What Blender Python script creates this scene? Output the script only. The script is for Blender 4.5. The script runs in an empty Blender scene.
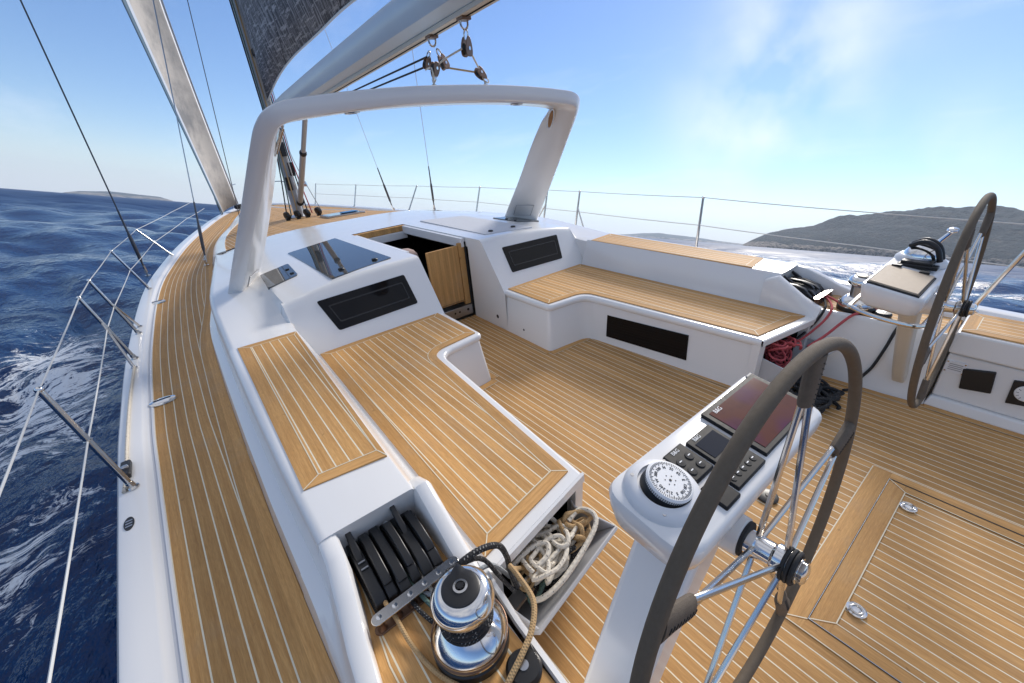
import bpy, bmesh, math, random
import numpy as np
from mathutils import Vector, Matrix, Quaternion
V = Vector
random.seed(7); np.random.seed(7)
scene = bpy.context.scene
COL = scene.collection
R = math.radians
SEA_KEEP = set()          # objects that live in the level sea frame, not in the heeled boat frame

# ------------------------------------------------------------------ frames
# everything aboard is authored upright: x starboard, y forward, z up from the cockpit sole, then heeled at the end
n_ = V((0.24227413, 0.06404425, 0.96809172)).normalized()
yv = (V((0, 1, 0)) - n_ * n_.y).normalized(); xv = yv.cross(n_)
HEEL = Matrix((xv, yv, n_)).to_4x4(); HEEL.translation = V((0, 0, 0.9))   # sea level is world z = 0

# ------------------------------------------------------------------ node helpers
def new_mat(name):
    m = bpy.data.materials.new(name); m.use_nodes = True
    nt = m.node_tree; b = nt.nodes['Principled BSDF']
    return m, nt, b
def nd(nt, kind, **kw):
    n = nt.nodes.new(kind)
    for k, v in kw.items():
        if k.startswith('i_'):
            key = k[2:]; key = int(key) if key.isdigit() else key
            n.inputs[key].default_value = v
        else: setattr(n, k, v)
    return n
def lk(nt, a, b): nt.links.new(a, b)
def math_n(nt, op, a, b=None, c=None):
    n = nt.nodes.new('ShaderNodeMath'); n.operation = op
    for i, x in enumerate((a, b, c)):
        if x is None: continue
        if isinstance(x, (int, float)): n.inputs[i].default_value = x
        else: nt.links.new(x, n.inputs[i])
    return n.outputs[0]
def mixc(nt, fac, a, b, mode='MIX'):
    n = nt.nodes.new('ShaderNodeMix'); n.data_type = 'RGBA'; n.blend_type = mode
    for i, x in ((0, fac), (6, a), (7, b)):
        if isinstance(x, (int, float)): n.inputs[i].default_value = x
        elif isinstance(x, tuple): n.inputs[i].default_value = (*x, 1) if len(x) == 3 else x
        else: nt.links.new(x, n.inputs[i])
    return n.outputs[2]
def ramp(nt, fac, p0, p1, c0=(0, 0, 0, 1), c1=(1, 1, 1, 1)):
    n = nt.nodes.new('ShaderNodeValToRGB'); e = n.color_ramp.elements
    e[0].position = p0; e[1].position = p1; e[0].color = c0; e[1].color = c1
    nt.links.new(fac, n.inputs[0]); return n.outputs[0]
def noise(nt, vec, scale, detail=3, rough=.55):
    n = nd(nt, 'ShaderNodeTexNoise'); n.inputs['Scale'].default_value = scale
    n.inputs['Detail'].default_value = detail; n.inputs['Roughness'].default_value = rough
    if vec is not None: nt.links.new(vec, n.inputs['Vector'])
    return n.outputs[0]
def bump(nt, b, h, strength, dist=.01):
    n = nd(nt, 'ShaderNodeBump'); n.inputs['Strength'].default_value = strength; n.inputs['Distance'].default_value = dist
    nt.links.new(h, n.inputs['Height']); nt.links.new(n.outputs[0], b.inputs['Normal'])
def setp(b, base=None, rough=None, metal=None, **kw):
    if base is not None: b.inputs['Base Color'].default_value = (*base, 1)
    if rough is not None: b.inputs['Roughness'].default_value = rough
    if metal is not None: b.inputs['Metallic'].default_value = metal
    for k, v in kw.items(): b.inputs[k.replace('_', ' ')].default_value = v

def simple(name, base, rough=.5, metal=0., var=.06, scale=30., bmp=0., bscale=200., coat=0., **kw):
    m, nt, b = new_mat(name); setp(b, base, rough, metal, **kw)
    if coat: b.inputs['Coat Weight'].default_value = coat; b.inputs['Coat Roughness'].default_value = .08
    tc = nd(nt, 'ShaderNodeTexCoord')
    f = noise(nt, tc.outputs['Object'], scale, 4)
    lo = tuple(c * (1 - var) for c in base); hi = tuple(min(1, c * (1 + var)) for c in base)
    lk(nt, mixc(nt, f, lo, hi), b.inputs['Base Color'])
    rr = nd(nt, 'ShaderNodeMapRange'); rr.inputs['To Min'].default_value = max(.02, rough * .8); rr.inputs['To Max'].default_value = min(1, rough * 1.25)
    lk(nt, noise(nt, tc.outputs['Object'], scale * 2.3, 3), rr.inputs['Value']); lk(nt, rr.outputs[0], b.inputs['Roughness'])
    if bmp: bump(nt, b, noise(nt, tc.outputs['Object'], bscale, 3), bmp, .002)
    return m

M = {}
M['gelcoat'] = simple('white_gelcoat', (.80, .79, .775), .22, 0, .012, 1.2, coat=.3)
M['gelcoat_grey'] = simple('nonskid_grey', (.56, .57, .60), .6, 0, .04, 6, .25, 900)
M['steel'] = simple('polished_steel', (.64, .615, .58), .2, 1., .05, 14)
M['chrome'] = simple('chrome', (.78, .77, .75), .11, 1., .03, 9)
M['alu'] = simple('anodised_alloy', (.45, .46, .48), .3, 1., .08, 10)
M['black'] = simple('black_plastic', (.012, .012, .013), .38, 0, .25, 40, .05, 300)
M['gadget'] = simple('satin_black_case', (.014, .014, .015), .5, 0, .2, 30, Specular_IOR_Level=.25)
M['rubber'] = simple('black_rubber', (.02, .02, .021), .7, 0, .2, 40)
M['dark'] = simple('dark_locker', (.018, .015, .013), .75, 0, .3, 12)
M['bin'] = simple('grey_liner', (.44, .44, .45), .55, 0, .08, 8)
M['leather'] = simple('taupe_leather', (.125, .096, .066), .82, 0, .16, 55, .5, 650)
M['leather_dark'] = simple('dark_stitched_leather', (.062, .052, .043), .8, 0, .2, 60, .6, 500)
M['leather_sleeve'] = simple('sleeve_leather', (.125, .098, .072), .8, 0, .22, 60, .7, 420)
def screen_mat():
    m, nt, b = new_mat('display_glass'); setp(b, rough=.12); b.inputs['Specular IOR Level'].default_value = .35; tc = nd(nt, 'ShaderNodeTexCoord')
    f = noise(nt, tc.outputs['Object'], 7., 2, .4); g = noise(nt, tc.outputs['Object'], 16., 3, .6)
    c = mixc(nt, ramp(nt, f, .40, .60), (.11, .030, .018), (.085, .018, .055)); c = mixc(nt, math_n(nt, 'MULTIPLY', ramp(nt, g, .5, .7), .35), c, (.06, .012, .014))  # purple patches stand in for a reflection on the brown-red display
    lk(nt, c, b.inputs['Base Color']); return m
M['screen_red'] = screen_mat()
M['screen_dark'] = simple('display_dark', (.012, .014, .022), .08, 0, .2, 9)
M['tint'] = simple('tinted_acrylic', (.006, .006, .007), .03, 0, .15, 3, Specular_IOR_Level=.22)
M['hatchglass'] = simple('hatch_acrylic', (.05, .055, .06), .03, 0, .1, 2, Specular_IOR_Level=.9)
M['caulk'] = simple('caulk', (.74, .66, .49), .6, 0, .04, 60)
M['white_plastic'] = simple('white_plastic', (.74, .74, .75), .35, 0, .03, 20)
M['print_white'] = simple('print_white', (.8, .8, .8), .5, 0, .01, 5)
M['print_grey'] = simple('print_grey', (.25, .25, .26), .5, 0, .02, 5)
M['beige'] = simple('beige_cover', (.50, .40, .29), .55, 0, .05, 25, .1, 300)
M['amber'] = simple('amber_wood_inlay', (.34, .17, .05), .3, 0, .2, 30)
M['bronze'] = simple('brown_anodised', (.20, .12, .08), .35, .7, .1, 20)
M['cream'] = simple('cream_paint', (.66, .60, .50), .5, 0, .05, 8)
M['boom'] = simple('boom_paint', (.58, .66, .72), .3, .1, .08, 1.6)
M['mast'] = simple('mast_paint', (.42, .43, .44), .35, .2, .06, 1.5)
M['blue_cloth'] = simple('blue_cloth', (.07, .25, .50), .7, 0, .15, 12, .2, 60)
M['sensor'] = simple('cabin_fabric', (.45, .33, .29), .8, 0, .2, 8)

def teak(name, planks=True, sp=.0535, cw=.0052, tone=1.0, off=0.):
    m, nt, b = new_mat(name); setp(b, rough=.7); b.inputs['Specular IOR Level'].default_value = .18
    uv = nd(nt, 'ShaderNodeUVMap'); uv.uv_map = 'UVMap'
    sx = nd(nt, 'ShaderNodeSeparateXYZ'); lk(nt, uv.outputs[0], sx.inputs[0])
    u, v = sx.outputs[0], sx.outputs[1]
    us = math_n(nt, 'DIVIDE', math_n(nt, 'ADD', u, 50 * sp + off), sp)
    cell = math_n(nt, 'FLOOR', us); fr = math_n(nt, 'FRACT', us)
    tc = nd(nt, 'ShaderNodeTexCoord')
    # stretched grain
    cv = nd(nt, 'ShaderNodeCombineXYZ')
    lk(nt, math_n(nt, 'MULTIPLY', u, 95.), cv.inputs[0]); lk(nt, math_n(nt, 'MULTIPLY', v, 3.2), cv.inputs[1])
    lk(nt, math_n(nt, 'MULTIPLY', cell, 7.31) if planks else 0. or cell, cv.inputs[2])
    g1 = noise(nt, cv.outputs[0], 1.0, 5, .6)
    cv2 = nd(nt, 'ShaderNodeCombineXYZ')
    lk(nt, math_n(nt, 'MULTIPLY', u, 420.), cv2.inputs[0]); lk(nt, math_n(nt, 'MULTIPLY', v, 26.), cv2.inputs[1]); lk(nt, cell, cv2.inputs[2])
    g2 = noise(nt, cv2.outputs[0], 1.0, 2, .5)
    big = noise(nt, tc.outputs['Object'], 1.7, 3, .6)
    wn = nd(nt, 'ShaderNodeTexWhiteNoise'); wn.noise_dimensions = '1D'; lk(nt, cell, wn.inputs['W'])
    t = tone
    base = mixc(nt, ramp(nt, g1, .30, .70), (.48 * t, .246 * t, .080 * t), (.66 * t, .378 * t, .144 * t))
    base = mixc(nt, ramp(nt, g2, .35, .75), base, (.22 * t, .115 * t, .052 * t)); 
    # blend fine grain at third strength
    base2 = mixc(nt, .35, mixc(nt, ramp(nt, g1, .30, .70), (.49 * t, .256 * t, .088 * t), (.66 * t, .378 * t, .144 * t)), base)
    pv = math_n(nt, 'ADD', math_n(nt, 'MULTIPLY', wn.outputs[0], .26), .86)
    bv = math_n(nt, 'ADD', math_n(nt, 'MULTIPLY', big, .26), .87)
    k = math_n(nt, 'MULTIPLY', pv, bv)
    vm = nd(nt, 'ShaderNodeVectorMath'); vm.operation = 'SCALE'; lk(nt, base2, vm.inputs[0]); lk(nt, k, vm.inputs['Scale'])
    wz_ = ramp(nt, noise(nt, tc.outputs['Object'], 3.3, 5, .62), .54, .74)
    vm2 = mixc(nt, math_n(nt, 'MULTIPLY', wz_, .26), vm.outputs[0], (.40 * t, .30 * t, .21 * t))
    # small dark knots and weather marks
    spots = ramp(nt, noise(nt, tc.outputs['Object'], 19., 2, .5), .71, .78)
    col = mixc(nt, math_n(nt, 'MULTIPLY', spots, .40), vm2, (.14 * t, .075 * t, .035 * t))
    if planks:
        d = math_n(nt, 'ABSOLUTE', math_n(nt, 'SUBTRACT', fr, .5))
        mask = math_n(nt, 'GREATER_THAN', d, .5 - cw / sp / 2)
        cc = mixc(nt, noise(nt, tc.outputs['Object'], 40, 2), (.74, .66, .48), (.86, .79, .62))
        col = mixc(nt, mask, col, cc)
        h = math_n(nt, 'SUBTRACT', g2, math_n(nt, 'MULTIPLY', mask, .8))
        bump(nt, b, h, .25, .0015)
    else:
        bump(nt, b, g2, .2, .0015)
    lk(nt, col, b.inputs['Base Color'])
    rr = nd(nt, 'ShaderNodeMapRange'); rr.inputs['To Min'].default_value = .5; rr.inputs['To Max'].default_value = .75
    lk(nt, g1, rr.inputs['Value']); lk(nt, rr.outputs[0], b.inputs['Roughness'])
    return m
M['teak_floor'] = teak('teak_sole', sp=.0535, tone=.98)
M['teak_deck'] = teak('teak_side_deck', sp=.0565, cw=.0055, tone=.95)
M['teak_seat'] = teak('teak_seat', sp=.0560, cw=.0055, tone=1.08)
M['teak_plain'] = teak('teak_margin', planks=False, tone=1.04)
M['teak_ply'] = teak('teak_joinery', planks=False, tone=1.0)

def rope_mat(name, c1, c2, freq=55., twist=2., width=.3, rough=.85, sparse=True):
    m, nt, b = new_mat(name); setp(b, c1, rough)
    uv = nd(nt, 'ShaderNodeUVMap'); uv.uv_map = 'UVMap'
    sx = nd(nt, 'ShaderNodeSeparateXYZ'); lk(nt, uv.outputs[0], sx.inputs[0])
    u, v = sx.outputs[0], sx.outputs[1]
    a = math_n(nt, 'FRACT', math_n(nt, 'ADD', math_n(nt, 'MULTIPLY', v, freq), math_n(nt, 'MULTIPLY', u, twist)))
    c = math_n(nt, 'FRACT', math_n(nt, 'SUBTRACT', math_n(nt, 'MULTIPLY', v, freq), math_n(nt, 'MULTIPLY', u, twist)))
    tc = nd(nt, 'ShaderNodeTexCoord')
    mk = math_n(nt, 'MULTIPLY', math_n(nt, 'LESS_THAN', a, width), math_n(nt, 'LESS_THAN', c, width + .25))
    if sparse: mk = math_n(nt, 'MULTIPLY', mk, math_n(nt, 'GREATER_THAN', noise(nt, tc.outputs['Object'], 55, 2), .52))
    nz = noise(nt, tc.outputs['Object'], 40, 3)
    base = mixc(nt, nz, tuple(x * .82 for x in c1), tuple(min(1, x * 1.12) for x in c1))
    lk(nt, mixc(nt, mk, base, c2), b.inputs['Base Color'])
    hh = math_n(nt, 'ADD', math_n(nt, 'ABSOLUTE', math_n(nt, 'SUBTRACT', a, .5)), math_n(nt, 'ABSOLUTE', math_n(nt, 'SUBTRACT', c, .5)))
    bump(nt, b, hh, .6, .003)
    return m
M['rope_white'] = rope_mat('rope_white_fleck', (.68, .62, .52), (.05, .05, .05), 38, 2, .17)
M['rope_tan'] = rope_mat('rope_tan', (.50, .33, .16), (.42, .26, .12), 120, 3, .5)
M['rope_black'] = rope_mat('rope_black', (.025, .026, .028), (.09, .09, .09), 60, 3, .25)
M['rope_blackfleck'] = rope_mat('rope_black_fleck', (.022, .022, .024), (.26, .26, .25), 90, 3, .30)
M['rope_red'] = rope_mat('rope_red', (.52, .09, .10), (.30, .03, .04), 70, 3, .3)
M['rope_grey'] = rope_mat('rope_grey', (.36, .38, .39), (.16, .18, .19), 60, 3, .3)
M['rope_green'] = rope_mat('rope_green', (.12, .20, .17), (.05, .08, .07), 60, 3, .3)
M['wire'] = simple('coated_wire', (.66, .66, .64), .4, 0, .05, 20)
M['rod'] = simple('rigging_rod', (.10, .10, .11), .35, .6, .1, 20)

# ------------------------------------------------------------------ mesh builder
class MB:
    def __init__(s): s.v = []; s.f = []; s.m = []; s.uv = []
    def add(s, pts): i = len(s.v); s.v.extend(tuple(p) for p in pts); return i
    def face(s, pts, m=0, uv=None):
        i = s.add(pts); s.f.append(tuple(range(i, i + len(pts)))); s.m.append(m); s.uv.append(uv)
    def idx(s, ids, m=0, uv=None): s.f.append(tuple(ids)); s.m.append(m); s.uv.append(uv)
    def grid(s, rows, m=0, uvs=None, cu=False, cv=False, mf=None, flip=False):
        nr, nc = len(rows), len(rows[0]); base = s.add([p for r in rows for p in r])
        for i in range(nr if cv else nr - 1):
            for j in range(nc if cu else nc - 1):
                a, b2 = i, (i + 1) % nr; c, d = j, (j + 1) % nc
                ids = [base + a * nc + c, base + a * nc + d, base + b2 * nc + d, base + b2 * nc + c]
                uv = [uvs[a][c], uvs[a][d], uvs[b2][d], uvs[b2][c]] if uvs else None
                if flip: ids.reverse(); uv = uv[::-1] if uv else None
                s.idx(ids, mf(i, j) if mf else m, uv)
        return base
    def loft(s, rings, m=0, caps=True, flip=False):
        n = len(rings[0]); base = s.grid(rings, m, cu=True, flip=flip)
        if caps:
            a = [base + k for k in range(n)]; b2 = [base + (len(rings) - 1) * n + k for k in range(n)]
            if flip: s.idx(a, m); s.idx(b2[::-1], m)
            else: s.idx(a[::-1], m); s.idx(b2, m)
    def box(s, x0, x1, y0, y1, z0, z1, m=0):
        x0, x1 = min(x0, x1), max(x0, x1); y0, y1 = min(y0, y1), max(y0, y1); z0, z1 = min(z0, z1), max(z0, z1)
        s.loft([[(x0, y0, z0), (x1, y0, z0), (x1, y1, z0), (x0, y1, z0)], [(x0, y0, z1), (x1, y0, z1), (x1, y1, z1), (x0, y1, z1)]], m)
    def obox(s, c, ax, ay, az, m=0):
        c, ax, ay, az = V(c), V(ax), V(ay), V(az)
        r = lambda q: [c - ax - ay + q, c + ax - ay + q, c + ax + ay + q, c - ax + ay + q]
        if ax.cross(ay).dot(az) < 0: ax = -ax
        s.loft([r(-az), r(az)], m)
    def hull8(s, bot, top, m=0): s.loft([bot, top], m)
    def prism(s, poly, z0, z1, m=0):
        a = sum(poly[i][0] * poly[(i + 1) % len(poly)][1] - poly[(i + 1) % len(poly)][0] * poly[i][1] for i in range(len(poly)))
        p = poly if a > 0 else poly[::-1]
        s.loft([[(x, y, z0) for x, y in p], [(x, y, z1) for x, y in p]], m)
    def tube(s, path, r, n=8, closed=False, m=0, caps=True):
        P = [V(p) for p in path]; N = len(P)
        rad = r if hasattr(r, '__len__') else [r] * N
        T = []
        for i in range(N):
            if closed: t = P[(i + 1) % N] - P[i - 1]
            else: t = P[min(i + 1, N - 1)] - P[max(i - 1, 0)]
            T.append(t.normalized() if t.length > 1e-9 else V((0, 0, 1)))
        a = V((0, 0, 1)) if abs(T[0].z) < .9 else V((1, 0, 0))
        nrm = (a - T[0] * a.dot(T[0])).normalized(); rows = []; uvs = []; L = 0
        for i in range(N):
            if i:
                L += (P[i] - P[i - 1]).length
                q = T[i - 1].rotation_difference(T[i]); nrm = (q @ nrm); nrm = (nrm - T[i] * nrm.dot(T[i])).normalized()
            bn = T[i].cross(nrm)
            rows.append([P[i] + (nrm * math.cos(2 * math.pi * k / n) + bn * math.sin(2 * math.pi * k / n)) * rad[i] for k in range(n)])
            uvs.append(L)
        base = s.add([p for r_ in rows for p in r_])
        for i in range(N if closed else N - 1):
            i2 = (i + 1) % N; v0 = uvs[i]; v1 = uvs[i2] if i2 else L + (P[0] - P[-1]).length
            for k in range(n):
                k2 = (k + 1) % n
                s.idx([base + i * n + k, base + i * n + k2, base + i2 * n + k2, base + i2 * n + k], m,
                      [(k / n, v0), ((k + 1) / n, v0), ((k + 1) / n, v1), (k / n, v1)])
        if caps and not closed:
            s.idx([base + k for k in range(n)][::-1], m); s.idx([base + (N - 1) * n + k for k in range(n)], m)
    def lathe(s, prof, o=(0, 0, 0), axis=(0, 0, 1), n=32, m=0, cap=True):
        o = V(o); az = V(axis).normalized(); a = V((1, 0, 0)) if abs(az.x) < .9 else V((0, 1, 0))
        ax = (a - az * a.dot(az)).normalized(); ay = az.cross(ax)
        rows = [[o + az * z + (ax * math.cos(2 * math.pi * k / n) + ay * math.sin(2 * math.pi * k / n)) * r for k in range(n)] for r, z in prof]
        s.loft(rows, m, caps=cap)
    def torus(s, c, axis, Rr, r, n=64, k=12, m=0):
        c = V(c); az = V(axis).normalized(); a = V((1, 0, 0)) if abs(az.x) < .9 else V((0, 1, 0))
        ax = (a - az * a.dot(az)).normalized(); ay = az.cross(ax)
        s.tube([c + (ax * math.cos(2 * math.pi * i / n) + ay * math.sin(2 * math.pi * i / n)) * Rr for i in range(n)], r, k, True, m)
    def ball(s, c, r, n=14, m=0, sc=(1, 1, 1)):
        c = V(c); rows = []
        for i in range(n // 2 + 1):
            t = math.pi * i / (n // 2); t = min(max(t, .02), math.pi - .02)
            rows.append([(c.x + r * sc[0] * math.sin(t) * math.cos(2 * math.pi * k / n), c.y + r * sc[1] * math.sin(t) * math.sin(2 * math.pi * k / n), c.z - r * sc[2] * math.cos(t)) for k in range(n)])
        s.loft(rows, m)
    def build(s, name, mats, parent=None, bevel=0., angle=35, seg=2, origin=None, smooth=True):
        off = OFF.get(parent, V((0, 0, 0))) if parent is not None else (V(origin) if origin is not None else V((0, 0, 0)))
        me = bpy.data.meshes.new(name)
        me.from_pydata([(p[0] - off.x, p[1] - off.y, p[2] - off.z) for p in s.v], [], s.f)
        for mm in (mats if isinstance(mats, (list, tuple)) else [mats]): me.materials.append(M[mm] if isinstance(mm, str) else mm)
        me.polygons.foreach_set('material_index', s.m)
        ul = me.uv_layers.new(name='UVMap'); k = 0
        for uv, f in zip(s.uv, s.f):
            if uv:
                for q in range(len(f)): ul.data[k + q].uv = uv[q]
            k += len(f)
        if smooth:
            me.polygons.foreach_set('use_smooth', [True] * len(s.f)); me.set_sharp_from_angle(angle=R(angle))
        me.update()
        o = bpy.data.objects.new(name, me); COL.objects.link(o)
        if parent is not None: o.parent = parent
        else: o.location = off
        OFF[o] = off
        if bevel:
            md = o.modifiers.new('edge_round', 'BEVEL'); md.width = bevel; md.segments = seg; md.limit_method = 'ANGLE'; md.angle_limit = R(40)
            md.harden_normals = False
        return o
OFF = {}
def tag(o, label=None, cat=None, group=None, kind=None):
    if label: o['label'] = label
    if cat: o['category'] = cat
    if group: o['group'] = group
    if kind: o['kind'] = kind
    return o
def thing(name, label, cat, loc=(0, 0, 0), group=None):
    o = bpy.data.objects.new(name, None); COL.objects.link(o); o.location = loc; o.empty_display_size = .1
    OFF[o] = V(loc); return tag(o, label, cat, group)
def copy_tree(o, parent=None):
    c = o.copy(); COL.objects.link(c); OFF[c] = OFF.get(o, V((0, 0, 0)))
    if parent is not None: c.parent = parent
    for ch in list(o.children): copy_tree(ch, c)
    return c
def text_part(name, txt, loc, size, mat, parent, xdir, ydir, extrude=.0004, align='CENTER'):
    cu = bpy.data.curves.new(name, 'FONT'); cu.body = txt; cu.size = size; cu.extrude = extrude; cu.align_x = align; cu.align_y = 'CENTER'
    tmp = bpy.data.objects.new(name, cu); COL.objects.link(tmp); bpy.context.view_layer.update()
    me = bpy.data.meshes.new_from_object(tmp.evaluated_get(bpy.context.evaluated_depsgraph_get())); bpy.data.objects.remove(tmp); bpy.data.curves.remove(cu)
    me.name = name; me.materials.clear(); me.materials.append(M[mat]); o = bpy.data.objects.new(name, me); COL.objects.link(o)
    x = V(xdir).normalized(); y = V(ydir); y = (y - x * y.dot(x)).normalized(); z = x.cross(y)
    mtx = Matrix((x, y, z)).transposed().to_4x4(); off = OFF.get(parent, V((0, 0, 0))) if parent else V((0, 0, 0))
    mtx.translation = V(loc) - off
    o.parent = parent; o.matrix_basis = mtx; OFF[o] = V(loc)
    return o
def smooth_path(pts, k=8, closed=False):
    P = [V(p) for p in pts]; out = []; N = len(P)
    rng = range(N) if closed else range(N - 1)
    for i in rng:
        if closed: p0, p1, p2, p3 = P[i - 1], P[i], P[(i + 1) % N], P[(i + 2) % N]
        else: p0, p1, p2, p3 = P[max(i - 1, 0)], P[i], P[i + 1], P[min(i + 2, N - 1)]
        for j in range(k):
            t = j / k
            out.append(.5 * ((2 * p1) + (p2 - p0) * t + (2 * p0 - 5 * p1 + 4 * p2 - p3) * t * t + (3 * p1 - p0 - 3 * p2 + p3) * t ** 3))
    if not closed: out.append(P[-1])
    return out
def inset(poly, d):
    n = len(poly); A = sum(poly[i][0] * poly[(i + 1) % n][1] - poly[(i + 1) % n][0] * poly[i][1] for i in range(n))
    sg = 1 if A > 0 else -1; out = []
    ds = d if hasattr(d, '__len__') else [d] * n
    for i in range(n):
        p0, p1, p2 = V(poly[i - 1]), V(poly[i]), V(poly[(i + 1) % n])
        e0 = (p1 - p0).normalized(); e1 = (p2 - p1).normalized()
        n0 = V((-e0.y, e0.x)) * sg; n1 = V((-e1.y, e1.x)) * sg
        a = p1 + n0 * ds[i - 1]; b = p1 + n1 * ds[i]
        cr = e0.x * e1.y - e0.y * e1.x
        if abs(cr) < 1e-4: q = (a + b) / 2
        else:
            t = ((b.x - a.x) * e1.y - (b.y - a.y) * e1.x) / cr; q = a + e0 * t
        out.append((q.x, q.y))
    return out
def mirror(poly, s): return [(x * s, y) for x, y in poly]
def interp(tab, y):
    if y <= tab[0][0]: return tab[0][1]
    for (a, va), (b, vb) in zip(tab, tab[1:]):
        if y <= b:
            t = (y - a) / (b - a); return va + (vb - va) * t
    return tab[-1][1]
def sinterp(tab, y):
    xs = [t[0] for t in tab]; i = max(0, min(len(tab) - 2, int(np.searchsorted(xs, y)) - 1))
    p = [tab[max(i - 1, 0)], tab[i], tab[i + 1], tab[min(i + 2, len(tab) - 1)]]
    h = p[2][0] - p[1][0]; t = min(max((y - p[1][0]) / h, 0), 1)
    m1 = (p[2][1] - p[0][1]) / max(p[2][0] - p[0][0], 1e-6) * h; m2 = (p[3][1] - p[1][1]) / max(p[3][0] - p[1][0], 1e-6) * h
    return (2 * t ** 3 - 3 * t * t + 1) * p[1][1] + (t ** 3 - 2 * t * t + t) * m1 + (-2 * t ** 3 + 3 * t * t) * p[2][1] + (t ** 3 - t * t) * m2

def teak_pad(mb, poly, border, zf, thick=.01, ucoord=lambda x, y: x, caulk=.0050, skip=()):
    """laid teak panel: margin boards mitred at the corners, caulk lines, planked field. mats: 0 planks 1 margin 2 caulk"""
    n = len(poly); A = sum(poly[i][0] * poly[(i + 1) % n][1] - poly[(i + 1) % n][0] * poly[i][1] for i in range(n))
    if A < 0: poly = poly[::-1]; border = border[::-1][1:] + border[::-1][:1] if hasattr(border, '__len__') else border
    inn = inset(poly, border); z = lambda p: zf(p[0], p[1])
    P3 = lambda p, d=0.: (p[0], p[1], z(p) + d)
    mb.face([P3(p) for p in inn], 0, [(ucoord(*p), p[1]) for p in inn])
    for i in range(n):
        j = (i + 1) % n; a, b, c, d = poly[i], poly[j], inn[j], inn[i]
        L = math.dist(a, b); w = border[i] if hasattr(border, '__len__') else border
        mb.face([P3(a), P3(b), P3(c), P3(d)], 1, [(.3 * i, 0), (.3 * i, L), (.3 * i + w, L), (.3 * i + w, 0)])
        mb.face([P3(a), P3(a, -thick), P3(b, -thick), P3(b)], 1, [(0, 0), (.01, 0), (.01, L), (0, L)])
    ii = inset(inn, caulk)
    for i in range(n):
        j = (i + 1) % n
        mb.face([P3(inn[i], .0012), P3(inn[j], .0012), P3(ii[j], .0012), P3(ii[i], .0012)], 2)
        e = (V(inn[i]) - V(poly[i])); 
        u0 = (V(poly[i]) - V(poly[i - 1])).normalized(); u1 = (V(poly[(i + 1) % n]) - V(poly[i])).normalized()
        if i in skip or e.length < 1e-4 or u0.dot(u1) > .9: continue
        q = V((-e.y, e.x)).normalized() * caulk * .5
        a, b = V(poly[i]), V(inn[i])
        mb.face([P3(t, .0012) for t in (a - q, b - q, b + q, a + q)][::1], 2)

# ================================================================== THE YACHT
yacht = thing('sailing_yacht', 'white cruising yacht with laid teak decks, cockpit benches and a windscreenless arch', 'yacht', (0, 3, 0))
HB = [(-2.6, 2.44), (-1.0, 2.585), (0, 2.645), (.87, 2.69), (1.95, 2.732), (2.6, 2.753), (4.3, 2.748), (6.6, 2.63), (8.4, 2.37), (9.87, 2.09), (11.6, 1.66), (13.4, 1.14), (14.7, .62), (15.6, .05)]
WB = [(-2.6, 2.05), (-.5, 2.08), (.38, 2.118), (1.3, 2.143), (2.0, 2.148), (3.0, 2.145), (3.87, 2.125), (4.7, 2.03), (5.7, 1.92), (7.9, 1.73), (9.4, 1.50), (11.2, 1.08), (12.8, .72), (14.2, .36), (14.9, .12)]
hb = lambda y: sinterp(HB, y); wb = lambda y: sinterp(WB, y)
YS = sorted(set([round(-2.6 + .15 * i, 3) for i in range(int((6.2 + 2.6) / .15) + 1)] + [6.2 + .3 * i for i in range(32)] + [15.6]))
YS = [y for y in YS if y <= 15.6]
IZ = .50    # winch island level
mb = MB()
for s in (-1, 1):
    rows = []
    for y in YS:
        h = hb(y); f = max(0., min(1., (15.6 - y) / 6)); d = .135 * min(1, h / .5)
        sec = [(h * .25 * f, -1.55), (h * .74 * (f ** .4), -1.3), (h * (.90 * f ** .25), -.75), (h * (.97 * f ** .1), -.2), (h * .995, .15), (h, .385), (h - .004, .408), (h - .016, .424), (h - .03, .428),
               (h - d + .012, .428), (h - d, .425), (h - d - .012, .412), (h - d - .024, .405), (h - d - .034, .404), (h - d - .038, .408), (h - d - .046, .408), (h - d - .05, .404), (h - d - .052, .385)]
        rows.append([(s * max(x, 0.0), y, z) for x, z in sec])
    mb.grid(rows, 0, flip=(s > 0), mf=lambda i, j: 1 if j in (12, 13) else 0)
tr = [(s * x, -2.6, z) for s, seq in ((1, 1), (-1, -1)) for x, z in ([(0, -1.5), (1.8, -1.2), (2.25, -.7), (2.4, -.1), (2.44, .42)][::seq])]
mb.face([(-2.44, -2.6, .42), (2.44, -2.6, .42), (2.4, -2.6, -.1), (2.25, -2.6, -.7), (1.8, -2.6, -1.2), (-1.8, -2.6, -1.2), (-2.25, -2.6, -.7), (-2.4, -2.6, -.1)])
hull = mb.build('hull', ['gelcoat', 'gelcoat_grey'], yacht)

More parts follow.
